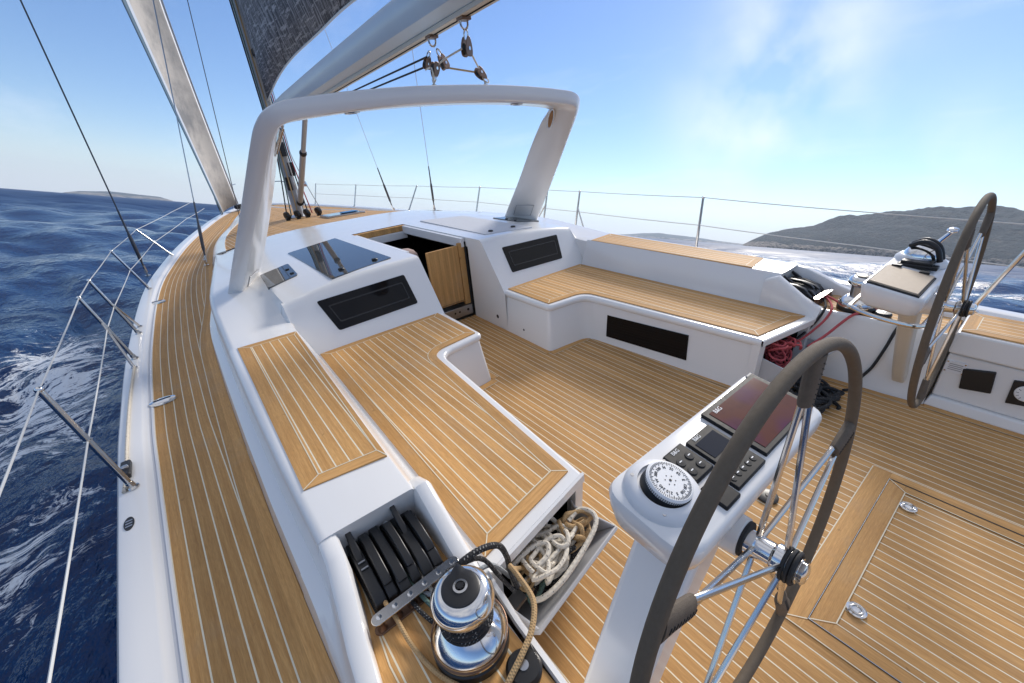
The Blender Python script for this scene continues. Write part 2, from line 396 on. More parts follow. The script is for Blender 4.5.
# side decks of sprung teak that follow the rail
for s in (-1, 1):
    mb = MB(); rows = []; uvs = []; sl = 0
    ys = [y for y in YS if y <= 14.6]
    for y in ys:
        o = hb(y) - .185 * min(1, hb(y) / .5); i = max(wb(y) - .012, .02); i = min(i, o - .005); K = 8
        xs = [o + (i - o) * k / K for k in range(K + 1)]
        rows.append([(s * x, y, .40 + .008 * (o - x)) for x in xs]); uvs.append([(o - x, y) for x in xs])
    mb.grid(rows, 0, uvs, flip=(s < 0))
    # inboard king plank with its caulked edge, laid over the plank ends
    for a, b in zip(ys, ys[1:]):
        if b > 13.6: break
        for (w0, w1, dz, m) in ((.0, .092, .0042, 1), (.092, .0975, .0050, 2)):
            q = []
            for y, w in ((a, w0), (a, w1), (b, w1), (b, w0)):
                x = wb(y) + w; q.append((s * x, y, .40 + .008 * (hb(y) - .185 - x) + dz))
            mb.face(q if s < 0 else q[::-1], m, [(.0, a), (w1, a), (w1, b), (.0, b)])
    sd = mb.build('side_deck', ['teak_deck', 'teak_plain', 'caulk'], yacht)

# ---------------- coachroof
def zs(y): return sinterp([(2.4, .703), (2.72, .703), (3.0, .722), (3.9, .785), (5, .78), (6.3, .715), (8, .60), (10, .51), (13, .43), (15, .415)], y)
def zc(y): return sinterp([(3.0, .912), (4.0, .895), (4.85, .88), (6.25, .845), (7.2, .77), (9, .655), (11, .55), (13, .475), (15, .43)], y)
def roofz(x, y):
    w = wb(y) - .2; t = min(abs(x) / max(w, .05), 1.)
    return zs(y) + (zc(y) - zs(y)) * (1 - t ** 3.2) ** 1.0
def facez(y): return .45 + (y - 2.71) / .70
mb = MB()
CW = .355
yst = [2.69, 2.71, 2.76, 2.82, 2.88, 2.94, 2.97, 2.995, 3.015, 3.035, 3.06, 3.09, 3.13, 3.2, 3.3, 3.5, 3.75, 4.0, 4.3, 4.6, 4.86, 5.2, 5.6, 6.0, 6.16, 6.22, 6.26, 6.30]
for s in (-1, 1):
    rows = []
    for y in yst:
        w = wb(y); row = []
        XS = [CW, .40, .5, .7, .9, 1.1, 1.25, 1.38, 1.46, 1.52, 1.555, 1.575]
        for x in XS:
            xx = CW + (x - CW) * (w - .55) / (2.145 - .55) if y > 3.9 else x
            r = roofz(xx, y) + .012
            if y < 3.4:
                top = roofz(xx, 3.06) + .012; yt = 2.71 + (top - .45) * .70
                # smooth minimum of inclined face and roof, rounding the brow
                f = facez(y); k = .045; hh = max(k - abs(f - r), 0.) / k; r = min(f, r) - hh * hh * k * .25
                # outboard end of the face rolls down into the shoulder
            row.append((s * xx, y, r))
        c = (wb(y) - .55) / (2.145 - .55) if y > 3.9 else 1
        xc = CW + (1.60 - CW) * c; xe = w - .145
        zsh = zs(y) if y > 2.69 else .705
        sh = lambda x: zsh + (roofz(x, y) - zsh) * (0 if y < 2.95 else min(1, (y - 2.95) / .75))
        row += [(s * (xc - .008), y, max(sh(xc) - .004, row[-1][2]) if y < 3.05 else min(sh(xc) + .012, row[-1][2])), (s * (xc + .012), y, sh(xc)), (s * (xc + .15), y, sh(xc + .15)), (s * (xc + .28), y, sh(xc + .28)),
                (s * (w - .15), y, zs(y) + .003), (s * (w - .125), y, zs(y)), (s * (w - .106), y, zs(y) - .018), (s * (w - .098), y, zs(y) - .045)]
        kz = min(1, (zs(y) - .40) / .31)
        row += [(s * (w - .088), y, .40 + .20 * kz), (s * (w - .075), y, .40 + .145 * kz), (s * (w - .05), y, .40 + .135 * kz), (s * (w - .022), y, .40 + .12 * kz), (s * (w - .012), y, .40 + .07 * kz), (s * w, y, .392)]
        rows.append(row)
    mb.grid(rows, 0, flip=(s > 0))
    # inner side of the companionway recess
    cw = [(r_[0][1], r_[0][2]) for r_ in rows if r_[0][1] <= 4.861]
    for (a, b) in zip(cw, cw[1:]):
        q = [(s * CW, a[0], 0), (s * CW, b[0], 0), (s * CW, b[0], b[1]), (s * CW, a[0], a[1])]
        if a[0] >= 3.3: q = [(s * CW, a[0], a[1] - .10), (s * CW, b[0], b[1] - .10), (s * CW, b[0], b[1]), (s * CW, a[0], a[1])]
        mb.face(q if s > 0 else q[::-1])
# roof in front of the companionway
rows = []
for y in [4.86, 5.2, 5.6, 6.0, 6.16, 6.22, 6.26, 6.30]:
    rows.append([(x, y, roofz(x, y) + .012) for x in (-CW, -.18, 0, .18, CW)])
mb.grid(rows)
# front lip where roof meets teak
w = wb(6.3) - .14
xs = [-w + 2 * w * k / 24 for k in range(25)]
mb.grid([[(x, 6.30, roofz(x, 6.30) + .012) for x in xs], [(x, 6.35, roofz(x, 6.35) + .004) for x in xs], [(x, 6.37, roofz(x, 6.37) - .03) for x in xs]])
# forward moulding strips beside the foredeck
for s in (-1, 1):
    rows = []
    for y in [6.24] + [6.30 + .3 * i for i in range(29)]:
        w = max(wb(y), .1); f = min(1, w / .5)
        rows.append([(s * (w - .26 * f), y, roofz(w - .26 * f, y) - .02), (s * (w - .255 * f), y, roofz(w - .255 * f, y) + .008), (s * (w - .15 * f), y, zs(y) + .006), (s * (w - .1 * f), y, zs(y) - .02),
                     (s * (w - .05 * f), y, .40 + (zs(y) - .40) * .55), (s * (w - .004), y, .405), (s * w, y, .37)])
    mb.grid(rows, 0, flip=(s > 0))
roof = mb.build('coachroof', 'gelcoat', yacht, angle=50)

# foredeck teak
mb = MB(); rows = []; uvs = []
for y in [6.36 + .28 * i for i in range(30)]:
    w = max(wb(y) - .25 * min(1, wb(y) / .5), .02); xs = [-w + 2 * w * k / 16 for k in range(17)]
    rows.append([(x, y, roofz(x, y) - .004) for x in xs]); uvs.append([(x, y) for x in xs])
mb.grid(rows, 0, uvs)
mb.build('foredeck', ['teak_deck'], yacht)

# windows, hatches and companionway on the coachroof
def face_pt(s, x, z, d=.0):   # on the inclined aft face, d proud
    nrm = V((0, -.819, .573)); p = V((s * x, 2.71 + (z - .45) * .70, z)); return p + nrm * d
for s in (-1, 1):
    mb = MB()
    c = [(1.352, .792), (.565, .812), (.553, .575), (1.277, .560)]
    def rr(c, r, k=4):
        out = []
        n = len(c)
        for i in range(n):
            p0, p1, p2 = V(c[i - 1]), V(c[i]), V(c[(i + 1) % n]); a = p1 + (p0 - p1).normalized() * r; b = p1 + (p2 - p1).normalized() * r
            for j in range(k + 1):
                t = j / k; out.append((a * (1 - t) ** 2 + p1 * 2 * t * (1 - t) + b * t * t))
        return out
    ring = rr(c, .018)
    top = [face_pt(s, p.x, p.y, .007) for p in ring]; bot = [face_pt(s, p.x, p.y, -.02) for p in ring]
    mb.loft([bot, top], 0, flip=(s > 0))
    wdw = mb.build('window', 'tint', roof, bevel=.002)
    mb = MB(); ring2 = rr(inset([tuple(p) for p in c], .05), .012)
    a = [face_pt(s, p.x, p.y, .0090) for p in ring2]; ring3 = rr(inset([tuple(p) for p in c], .060), .012); b = [face_pt(s, p.x, p.y, .0090) for p in ring3]
    mb.grid([a, b], cu=True)
    mb.build('window_frame', 'rubber', wdw)
def roof_slab(poly, name, mat, parent, h=.008, r=.02, h0=-.03):
    mb = MB(); ring = []
    n = len(poly)
    for i in range(n):
        p0, p1, p2 = V(poly[i - 1]), V(poly[i]), V(poly[(i + 1) % n]); a = p1 + (p0 - p1).normalized() * r; b = p1 + (p2 - p1).normalized() * r
        for j in range(4): t = j / 3; ring.append(a * (1 - t) ** 2 + p1 * 2 * t * (1 - t) + b * t * t)
    A = sum(ring[i].x * ring[(i + 1) % len(ring)].y - ring[(i + 1) % len(ring)].x * ring[i].y for i in range(len(ring)))
    if A < 0: ring = ring[::-1]
    cx = sum(p.x for p in ring) / len(ring); cy = sum(p.y for p in ring) / len(ring)
    # planar top: fit through roof heights of the corners
    pts = np.array([[p.x, p.y, 1] for p in ring]); zz = np.array([roofz(p.x, p.y) + .012 for p in ring]); k = np.linalg.lstsq(pts, zz, rcond=None)[0]
    up = max(0, float((zz - pts @ k).max())); f = lambda p, d: (p.x, p.y, k[0] * p.x + k[1] * p.y + k[2] + up * .6 + d)
    mb.loft([[f(p, h0) for p in ring], [f(p, h) for p in ring]])
    return mb.build(name, mat, parent, bevel=.002), f
sky = [(1.165, 4.62), (.575, 4.80), (.545, 3.215), (1.145, 3.115)]
for s, mat in ((-1, 'hatchglass'), (1, 'gelcoat_grey')):
    hs, f = roof_slab(mirror(sky, s), 'skylight', mat, roof)
    for x in (.68, 1.0):
        mb = MB(); p = f(V((s * x, 3.30)), .008); mb.lathe([(.028, -.004), (.028, .010), (.022, .016), (.008, .018)], p, n=16); mb.build('latch', 'black', hs)
ring = [(1.565, 4.0), (1.28, 4.09), (1.31, 3.58), (1.59, 3.49)]
for s in (-1, 1):
    hh, f = roof_slab(mirror(ring, s), 'hatch', 'hatchglass', roof, r=.03)
    for y in (3.68, 3.86):
        mb = MB(); p = V(f(V((s * 1.34, y)), .0)); mb.obox(p + V((0, 0, .012)), (.018, 0, 0), (0, .008, 0), (0, 0, .006))
        mb.build('latch', 'black', hh, bevel=.003)
# sliding-hatch opening: interior, teak coaming, rails, leaf door, sill
well = MB()
zt = lambda y: roofz(.3, y) + .012
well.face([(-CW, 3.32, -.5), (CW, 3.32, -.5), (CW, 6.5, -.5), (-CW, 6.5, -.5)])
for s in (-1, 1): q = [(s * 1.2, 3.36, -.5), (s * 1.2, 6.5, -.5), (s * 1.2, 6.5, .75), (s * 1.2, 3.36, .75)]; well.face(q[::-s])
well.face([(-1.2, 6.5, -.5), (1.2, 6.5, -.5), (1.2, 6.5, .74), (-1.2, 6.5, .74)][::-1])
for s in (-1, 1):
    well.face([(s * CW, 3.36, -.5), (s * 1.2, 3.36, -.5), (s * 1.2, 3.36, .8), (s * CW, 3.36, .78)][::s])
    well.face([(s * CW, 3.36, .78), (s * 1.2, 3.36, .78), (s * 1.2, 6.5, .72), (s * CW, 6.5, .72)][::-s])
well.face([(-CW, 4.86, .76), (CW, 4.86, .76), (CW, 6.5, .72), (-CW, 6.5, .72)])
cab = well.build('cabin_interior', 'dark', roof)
mb = MB(); mb.box(-.30, .05, 4.1, 5.0, -.1, .38); mb.build('sofa', 'sensor', cab, bevel=.05, seg=3)
mb = MB()
for i, (x, y, z) in enumerate([(-.20, 3.75, .62), (-.10, 3.95, .66), (-.18, 3.62, .40)]): mb.ball((x, y, z), .17, 16, 0, (1, .55, .8))
mb.build('cushion', 'sensor', cab)
mb = MB()
mb.box(-CW + .002, CW - .002, 4.80, 4.858, zt(4.86) - .075, zt(4.86) - .006); mb.build('hatch_coaming', 'teak_ply', roof, bevel=.004)
mb = MB(); mb.box(-CW + .002, CW - .002, 4.78, 4.856, zt(4.86) - .17, zt(4.86) - .078)
for s in (-1, 1):
    mb.hull8([(s * (CW - .004), 3.34, zt(3.3) - .105), (s * (CW - .05), 3.34, zt(3.3) - .105), (s * (CW - .05), 4.8, zt(4.8) - .105), (s * (CW - .004), 4.8, zt(4.8) - .105)][::-s],
             [(s * (CW - .004), 3.34, zt(3.3) - .01), (s * (CW - .05), 3.34, zt(3.3) - .01), (s * (CW - .05), 4.8, zt(4.8) - .01), (s * (CW - .004), 4.8, zt(4.8) - .01)][::-s])
mb.build('hatch_rail', 'white_plastic', roof, bevel=.004)
mb = MB(); mb.box(-.115, .262, 3.355, 3.385, .20, .84); d = mb.build('companionway_door', 'teak_ply', roof, bevel=.003)
mb = MB(); mb.box(-.115, .262, 3.351, 3.354, .215, .218); mb.build('groove', 'dark', d)
mb = MB()
mb.box(.268, .338, 3.345, 3.39, .16, .86); mb.build('door_jamb', 'teak_ply', roof, bevel=.004)
mb = MB(); mb.box(.3385, .353, 3.33, 3.40, .02, .87); mb.build('door_track', 'rubber', roof)
mb = MB(); mb.box(-.353, .337, 3.325, 3.40, .035, .155); sill = mb.build('sill', 'alu', roof, bevel=.004)
for x, r_ in ((.10, .012), (.16, .012), (.275, .016)):
    mb = MB(); mb.lathe([(r_, 0), (r_, .004)], (x, 3.325, .103), (0, -1, 0), 12); mb.build('screw', 'black', sill)
mb = MB(); mb.lathe([(.022, 0), (.022, .006), (.012, .009)], (CW + .006, 2.86, .12), (-1, 0, 0), 14); mb.build('socket', 'black', roof)
mb = MB(); mb.lathe([(.012, 0), (.012, .006)], (CW + .003, 2.42, .10), (-1, 0, 0), 12); mb.build('drain', 'black', roof)

# ---------------- coamings
for s in (-1, 1):
    mb = MB(); rings = []
    for y in (.66, .675, 1.2, 1.8, 2.3, 2.60, 2.698):
        w = wb(y); e = 0.004 if y == .66 else 0
        xi = interp([(.7, 1.555), (2.71, 1.50)], y)
        it = interp([(.7, 1.66), (.886, 1.652), (2.65, 1.60)], y)
        zt_ = interp([(.7, .695), (2.7, .705)], y) - e
        sec = [(w, .395), (w - .012, .47), (w - .022, .52), (w - .05, .535), (w - .075, .545), (w - .088, .60), (w - .100, .672), (w - .104, .692), (w - .116, .702), (w - .14, .706), (it + .012, zt_ + .012), (it, zt_ + .009), (it - .008, zt_ - .004), (xi, .45), (xi, .40)]
        rings.append([(s * x, y + (.075 * (1 - (z - .4) / .3) if y < .8 else 0), z) for x, z in sec])
    mb.loft(rings, 0, flip=(s > 0))
    # aft shoulder outside the winch island
    rings = []
    for y in (-2.55, -1.5, -.3, .05, .2, .33, .45, .57, .66, .69, .75):
        w = wb(y); k_ = min(max((y - .16) / .50, 0), 1); k_ = k_ * k_ * (3 - 2 * k_); zt_ = .53; dn = .012 if y > .67 else 0
        ca = [(0, .395), (.012, .47), (.022, .52), (.05, .535), (.075, .545), (.101, .670 - dn), (.105, .690 - dn), (.117, .699 - dn), (.150, .701 - dn), (.165, .697 - dn), (.171, .684 - dn), (.176, .44)]
        cb = [(0, .395), (.003, .42), (.006, .445), (.010, .47), (.014, .49), (.025, zt_ - .016), (.030, zt_ - .004), (.040, zt_), (.082, zt_), (.088, zt_ - .004), (.092, zt_ - .016), (.098, .44)]
        sec = [(w - (a[0] * k_ + b[0] * (1 - k_)), a[1] * k_ + b[1] * (1 - k_)) for a, b in zip(ca, cb)]
        rings.append([(s * x, y, z) for x, z in sec])
    mb.loft(rings, 0, flip=(s > 0))
    # inner shoulder between bench and island
    rings = []
    for y in (.32, .36, .45, .56, .66, .685, .75):
        zt_ = interp([(.32, .512), (.40, .535), (.66, .700), (.685, .690), (.75, .66)], y); xi = interp([(.3, 1.545), (.7, 1.555)], y)
        sec = [(1.662, .44), (1.657, zt_ - .02), (1.648, zt_ - .004), (1.635, zt_), (1.605, zt_), (1.59, zt_ - .008), (1.582, zt_ - .025), (xi, .452), (xi, .41)]
        rings.append([(s * x, y, z) for x, z in sec])
    mb.loft(rings, 0, flip=(s > 0))
    cm = mb.build('coaming', 'gelcoat', yacht, angle=40)
    mb = MB(); zf = lambda x, y: .7185 + (abs(x) - 1.6) * -.02
    poly = mirror([(1.985, 2.685), (1.605, 2.645), (1.66, .895), (1.992, .945)], s)
    teak_pad(mb, poly, [.055, .02, .055, .07] if s < 0 else [.055, .02, .055, .07], zf, .014, ucoord=lambda x, y: abs(x) + .012 * y * 0)
    mb.build('coaming_pad', ['teak_seat', 'teak_plain', 'caulk'], cm)

# ---------------- cockpit sole
mb = MB()
P = lambda pts, m=0, dz=0.: mb.face([(x, y, dz) for x, y in pts], m, [(x, y) for x, y in pts])
P([(-1.66, -2.58), (1.66, -2.58), (1.66, 3.34), (-1.66, 3.34)])
def board(x0, x1, y0, y1, dz, along='y', m=1):
    pts = [(x0, y0), (x1, y0), (x1, y1), (x0, y1)]
    uv = [(x, y) for x, y in pts] if along == 'y' else [(y, x) for x, y in pts]
    mb.face([(x, y, dz) for x, y in pts], m, uv)
hx0, hx1, hy = -.53, .615, -.455
for d in (0,):
    board(hx0 - .06, hx1 + .05, hy + .001, hy + .085, .004, 'x'); board(hx0 + .004, hx1 - .004, hy - .08, hy - .004, .004, 'x')
    board(hx0 + .004, hx0 + .06, -2.4, hy - .0801, .004); board(hx1 - .06, hx1 - .004, -2.4, hy - .0801, .004)
    board(hx0 - .06, hx0 - .003, -2.4, hy + .0005, .004); board(hx1 + .003, hx1 + .06, -2.4, hy + .0005, .004)
    for (x0, x1, y0, y1) in ((hx0 - .065, hx1 + .055, hy + .085, hy + .0895), (hx0 + .06, hx1 - .06, hy - .0845, hy - .08), (hx0 + .06, hx0 + .0645, -2.4, hy - .0845), (hx1 - .0645, hx1 - .06, -2.4, hy - .0845), (hx0 - .0645, hx0 - .06, -2.4, hy + .0852), (hx1 + .06, hx1 + .0645, -2.4, hy + .0852)):
        board(x0, x1, y0, y1, .0055, 'y', 2)
    for (x0, y0, x1, y1) in ((hx0 + .004, hy - .004, hx0 + .06, hy - .08), (hx1 - .004, hy - .004, hx1 - .06, hy - .08), (hx0 - .003, hy, hx0 - .06, hy + .085)):
        a, b = V((x0, y0)), V((x1, y1)); q = V((-(b - a).y, (b - a).x)).normalized() * .0022
        pts = [a - q, b - q, b + q, a + q]; mb.face([(p.x, p.y, .0062) for p in pts][::-1], 2); mb.face([(p.x, p.y, .0063) for p in pts], 2)
    board(hx0 - .003, hx1 + .003, hy - .004, hy + .001, .0058, 'y', 3); board(hx0 - .003, hx0 + .004, -2.4, hy - .0042, .0058, 'y', 3); board(hx1 - .004, hx1 + .003, -2.4, hy - .0042, .0058, 'y', 3)
    board(hx0 - .001, hx1 - .001, hy - .0025, hy - .0005, .0075, 'y', 4); board(hx0 - .001, hx0 + .002, -2.4, hy - .003, .0075, 'y', 4)
# margin boards along the lockers and benches
for s in (-1, 1):
    def strip(a, b, w, side):
        a, b = V((s * a[0], a[1])), V((s * b[0], b[1])); t = (b - a).normalized(); q = V((-t.y, t.x)) * w * (side * s); L = (b - a).length
        f = [(a.x, a.y), (b.x, b.y), (b.x + q.x, b.y + q.y), (a.x + q.x, a.y + q.y)]; uv = [(0, 0), (0, L), (w, L), (w, 0)]
        A = sum(f[i][0] * f[(i + 1) % 4][1] - f[(i + 1) % 4][0] * f[i][1] for i in range(4))
        if A < 0: f = f[::-1]; uv = uv[::-1]
        mb.face([(x, y, .004) for x, y in f], 1, uv)
        c = q.normalized() * .0045; f = [(a.x + q.x, a.y + q.y), (b.x + q.x, b.y + q.y), (b.x + q.x + c.x, b.y + q.y + c.y), (a.x + q.x + c.x, a.y + q.y + c.y)]
        A = sum(f[i][0] * f[(i + 1) % 4][1] - f[(i + 1) % 4][0] * f[i][1] for i in range(4))
        if A < 0: f = f[::-1]
        mb.face([(x, y, .0052) for x, y in f], 2)
    strip((.355, 3.32), (.34, 2.02), .05, -1); strip((.335, 2.02), (.84, 1.985), .06, -1); strip((.86, 1.92), (.925, .45), .035, -1)
    strip((1.53, .30), (1.56, -.40), .05, -1); strip((1.59, -.42), (1.585, -2.3), .05, -1)
floor = mb.build('cockpit_floor', ['teak_floor', 'teak_plain', 'caulk', 'rubber', 'alu'], yacht)
for (x, y, lab) in ((.445, -.573, None), (-.349, -.572, None)):
    mb = MB(); mb.lathe([(.036, .003), (.036, .010), (.030, .013), (.024, .010), (.015, .008)], (x, y, 0), n=28); rg = mb.build('lifting_ring', 'chrome', floor)
    mb = MB(); mb.torus((x, y, .011), (0, 0, 1), .020, .004, 24, 8); mb.build('ring', 'steel', rg)
mb = MB(); mb.lathe([(.055, .003), (.055, .012), (.046, .016), (.012, .016), (.01, .02)], (.006, -.066, 0), n=32); mb.build('deck_socket', 'black', floor)

# ---------------- benches with open rope bins
def rounded(poly, radii, k=5):
    out = []
    for i, r in enumerate(radii):
        p0, p1, p2 = V(poly[i - 1]), V(poly[i]), V(poly[(i + 1) % len(poly)])
        if r <= 0: out.append((p1.x, p1.y)); continue
        a = p1 + (p0 - p1).normalized() * r; b = p1 + (p2 - p1).normalized() * r
        for j in range(k + 1): t = j / k; q = a * (1 - t) ** 2 + p1 * 2 * t * (1 - t) + b * t * t; out.append((q.x, q.y))
    return out
for s in (-1, 1):
    mb = MB()
    #  side skin: floor line -> lip -> rounded top edge; from bulkhead round to the aft corner
    top = [(.357, 2.73), (.372, 2.055), (.79, 2.005), (.925, .445)]; flo = [(.351, 2.73), (.338, 2.03), (.815, 1.975), (.925, .455)]
    rad = [0, .05, .11, 0]
    def path(poly, d=0.):
        q = rounded([(x, y) for x, y in poly], rad)
        return q
    T, F = path(top), path(flo)
    def off(pl, d):
        out = []
        for i, p in enumerate(pl):
            a = V(pl[max(i - 1, 0)]); b = V(pl[min(i + 1, len(pl) - 1)]); t = (b - a).normalized(); nrm = V((t.y, -t.x)); out.append((p[0] + nrm.x * d, p[1] + nrm.y * d))
        return out
    lvl = [(F, 0, .0), (off(F, -.012), 0, .008), (off(F, -.015), 0, .02)]
    rows = [[(s * x, y, 0) for x, y in F], [(s * x, y, .035) for x, y in off(F, -.004)]]
    Tm = off(T, -.012)
    rows += [[(s * x, y, .385) for x, y in off(T, -.02)], [(s * x, y, .398) for x, y in off(T, -.004)], [(s * x, y, .415) for x, y in T], [(s * x, y, .432) for x, y in off(T, -.002)], [(s * x, y, .443) for x, y in off(T, -.010)], [(s * x, y, .447) for x, y in off(T, -.022)]]
    mb.grid(rows, 0, flip=(s > 0))
    # top skin (white under the teak and as lip)
    ring = off(T, -.022) + [(.925, .4455), (1.548, .3355), (1.56, .40), (1.56, 2.74), (.372, 2.745)]
    f = [(s * x, y, .447) for x, y in ring]; mb.face(f if s < 0 else f[::-1])
    # aft fascia above the bin opening
    a0, a1 = (.925, .445), (1.548, .335)
    lip = [[(s * a0[0], a0[1], .447), (s * a1[0], a1[1], .447)], [(s * (a0[0] + .002), a0[1] - .012, .442), (s * a1[0], a1[1] - .012, .442)], [(s * (a0[0] + .002), a0[1] - .014, .40), (s * a1[0], a1[1] - .014, .40)], [(s * a0[0], a0[1] + .03, .392), (s * a1[0], a1[1] + .03, .392)]]
    mb.grid(lip, 0, flip=(s > 0))
    # corner posts and plinth of the opening
    mb.hull8([(s * 1.50, .345, 0), (s * 1.556, .335, 0), (s * 1.556, .40, 0), (s * 1.50, .41, 0)][::-s], [(s * 1.50, .340, .40), (s * 1.556, .330, .40), (s * 1.556, .39, .40), (s * 1.50, .40, .40)][::-s])
    mb.hull8([(s * .925, .452, 0), (s * .985, .442, 0), (s * .985, .50, 0), (s * .925, .51, 0)][::-s], [(s * .925, .443, .40), (s * .985, .433, .40), (s * .985, .49, .40), (s * .925, .50, .40)][::-s])
    mb.hull8([(s * .98, .442, 0), (s * 1.548, .34, 0), (s * 1.548, .40, 0), (s * .98, .50, 0)][::-s], [(s * .98, .442, .055), (s * 1.548, .34, .055), (s * 1.548, .40, .055), (s * .98, .50, .055)][::-s])
    # backrest foot and aft inner wall of island
    bench = mb.build('bench', 'gelcoat', yacht, angle=45)
    mb = MB()   # locker inside
    c = [(.94, .47), (1.54, .37), (1.54, 1.0), (.94, 1.0)]
    b_, t_ = [(s * x, y, .03) for x, y in c], [(s * x, y, .41) for x, y in c]
    for i in (1, 2, 3): q = [b_[i], b_[(i + 1) % 4], t_[(i + 1) % 4], t_[i]]; mb.face(q)
    mb.face(b_); mb.face(t_)
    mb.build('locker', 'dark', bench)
    # tilted bin front with side cheeks
    mb = MB()
    o0, o1 = V((s * .985, .44, .045)), V((s * 1.545, .335, .045)); e0, e1 = V((s * .93, .235, .275)), V((s * 1.50, .135, .275))
    tk = V((0, .018, .0)); up = V((0, 0, .0))
    nrm = V((0, -.6, -.5)).normalized() * .018
    mb.loft([[o0 + nrm, o1 + nrm, o1, o0][::-s], [e0 + nrm, e1 + nrm, e1, e0][::-s]])
    for (o_, e_, dx) in ((o0, e0, .012), (o1, e1, -.012)):
        d = V((s * dx, 0, 0)); back = V((o_.x, o_.y + .02, .30))
        mb.loft([[o_, e_, back + V((0, -.03, -.02)), back][::1], [o_ + d, e_ + d, back + d + V((0, -.03, -.02)), back + d]], flip=(s * dx < 0))
    mb.build('rope_bin', 'bin', bench, bevel=.004)
    # laid teak seat
    mb = MB()
    poly = rounded([(1.485, 2.706), (.418, 2.726), (.414, 2.10), (.845, 2.055), (.975, .492), (1.532, .392)], [0, 0, 0, .13, 0, 0], 6)
    n0 = len(poly); bd = []
    pm = mirror(poly, s)
    teak_pad(mb, pm, .062, lambda x, y: .456, .012, ucoord=lambda x, y: abs(x) + .02, skip=set())
    mb.build('bench_top', ['teak_seat', 'teak_plain', 'caulk'], bench)
    mb = MB(); xw = lambda y, z: interp([(.45, .925), (1.97, .815)], y) + .0
    ring = [(1.75, .30), (.97, .325), (.962, .098), (1.757, .076)]
    pts = lambda d: [(s * (interp([(.455, .928), (1.975, .815)], y) + .004 - .004 - d), y, z) for y, z in ring]
    mb.loft([pts(-.02), pts(.006)][::1], flip=(s < 0)); mb.build('vent_panel', 'tint', bench, bevel=.002)
    mb = MB(); mb.lathe([(.008, 0), (.008, .004)], (s * 1.535, .372, .437), (0, -1, .2), 10); mb.build('snap', 'black', bench)

# ---------------- winch islands
for s in (-1, 1):
    mb = MB()
    # inner wall down to the sole, and rounded inner edge
    ys = [.36, .1, -.12, -.40, -.41] if s < 0 else [.36, .1, -.12, -.40, -.41]
    xt = lambda y: interp([(-.41, 1.612), (.15, 1.588), (.36, 1.562)], y) + (.0 if s < 0 else .03)
    xb = lambda y: interp([(-.41, 1.585), (-.1, 1.545), (.36, 1.52)], y)
    rows = [[(s * xb(y), y, 0) for y in ys], [(s * (xb(y) + .006), y, .05) for y in ys], [(s * (xt(y) - .006), y, .47) for y in ys], [(s * xt(y), y, .495) for y in ys], [(s * (xt(y) + .006), y, .508) for y in ys], [(s * (xt(y) + .022), y, .510) for y in ys], [(s * (xt(y) + .026), y, .495) for y in ys]]
    mb.grid(rows, 0, flip=(s < 0))
    mb.face([(s * 1.66, -.41, .478), (s * 2.1, -.41, .478), (s * 2.1, .90, .478), (s * 1.60, .90, .478)][::s] if s > 0 else [(s * 1.64, -.41, .478), (s * 2.1, -.41, .478), (s * 2.1, .90, .478), (s * 1.60, .90, .478)][::-1])
    isl = mb.build('winch_island', 'gelcoat', yacht, angle=45)
    mb = MB()
    poly = mirror([(1.972, .774), (1.662, .774), (1.64, .33), (xt(-.1) + .03, -.1), (xt(-.4) + .03, -.405), (2.005, -.405), (2.022, .26)], s)
    bd = [.012, .045, .045, .045, .02, .03, .05]
    teak_pad(mb, poly, .042, lambda x, y: IZ, .012, ucoord=lambda x, y: abs(x) * 1.0)
    mb.build('island_teak', ['teak_seat', 'teak_plain', 'caulk'], isl)

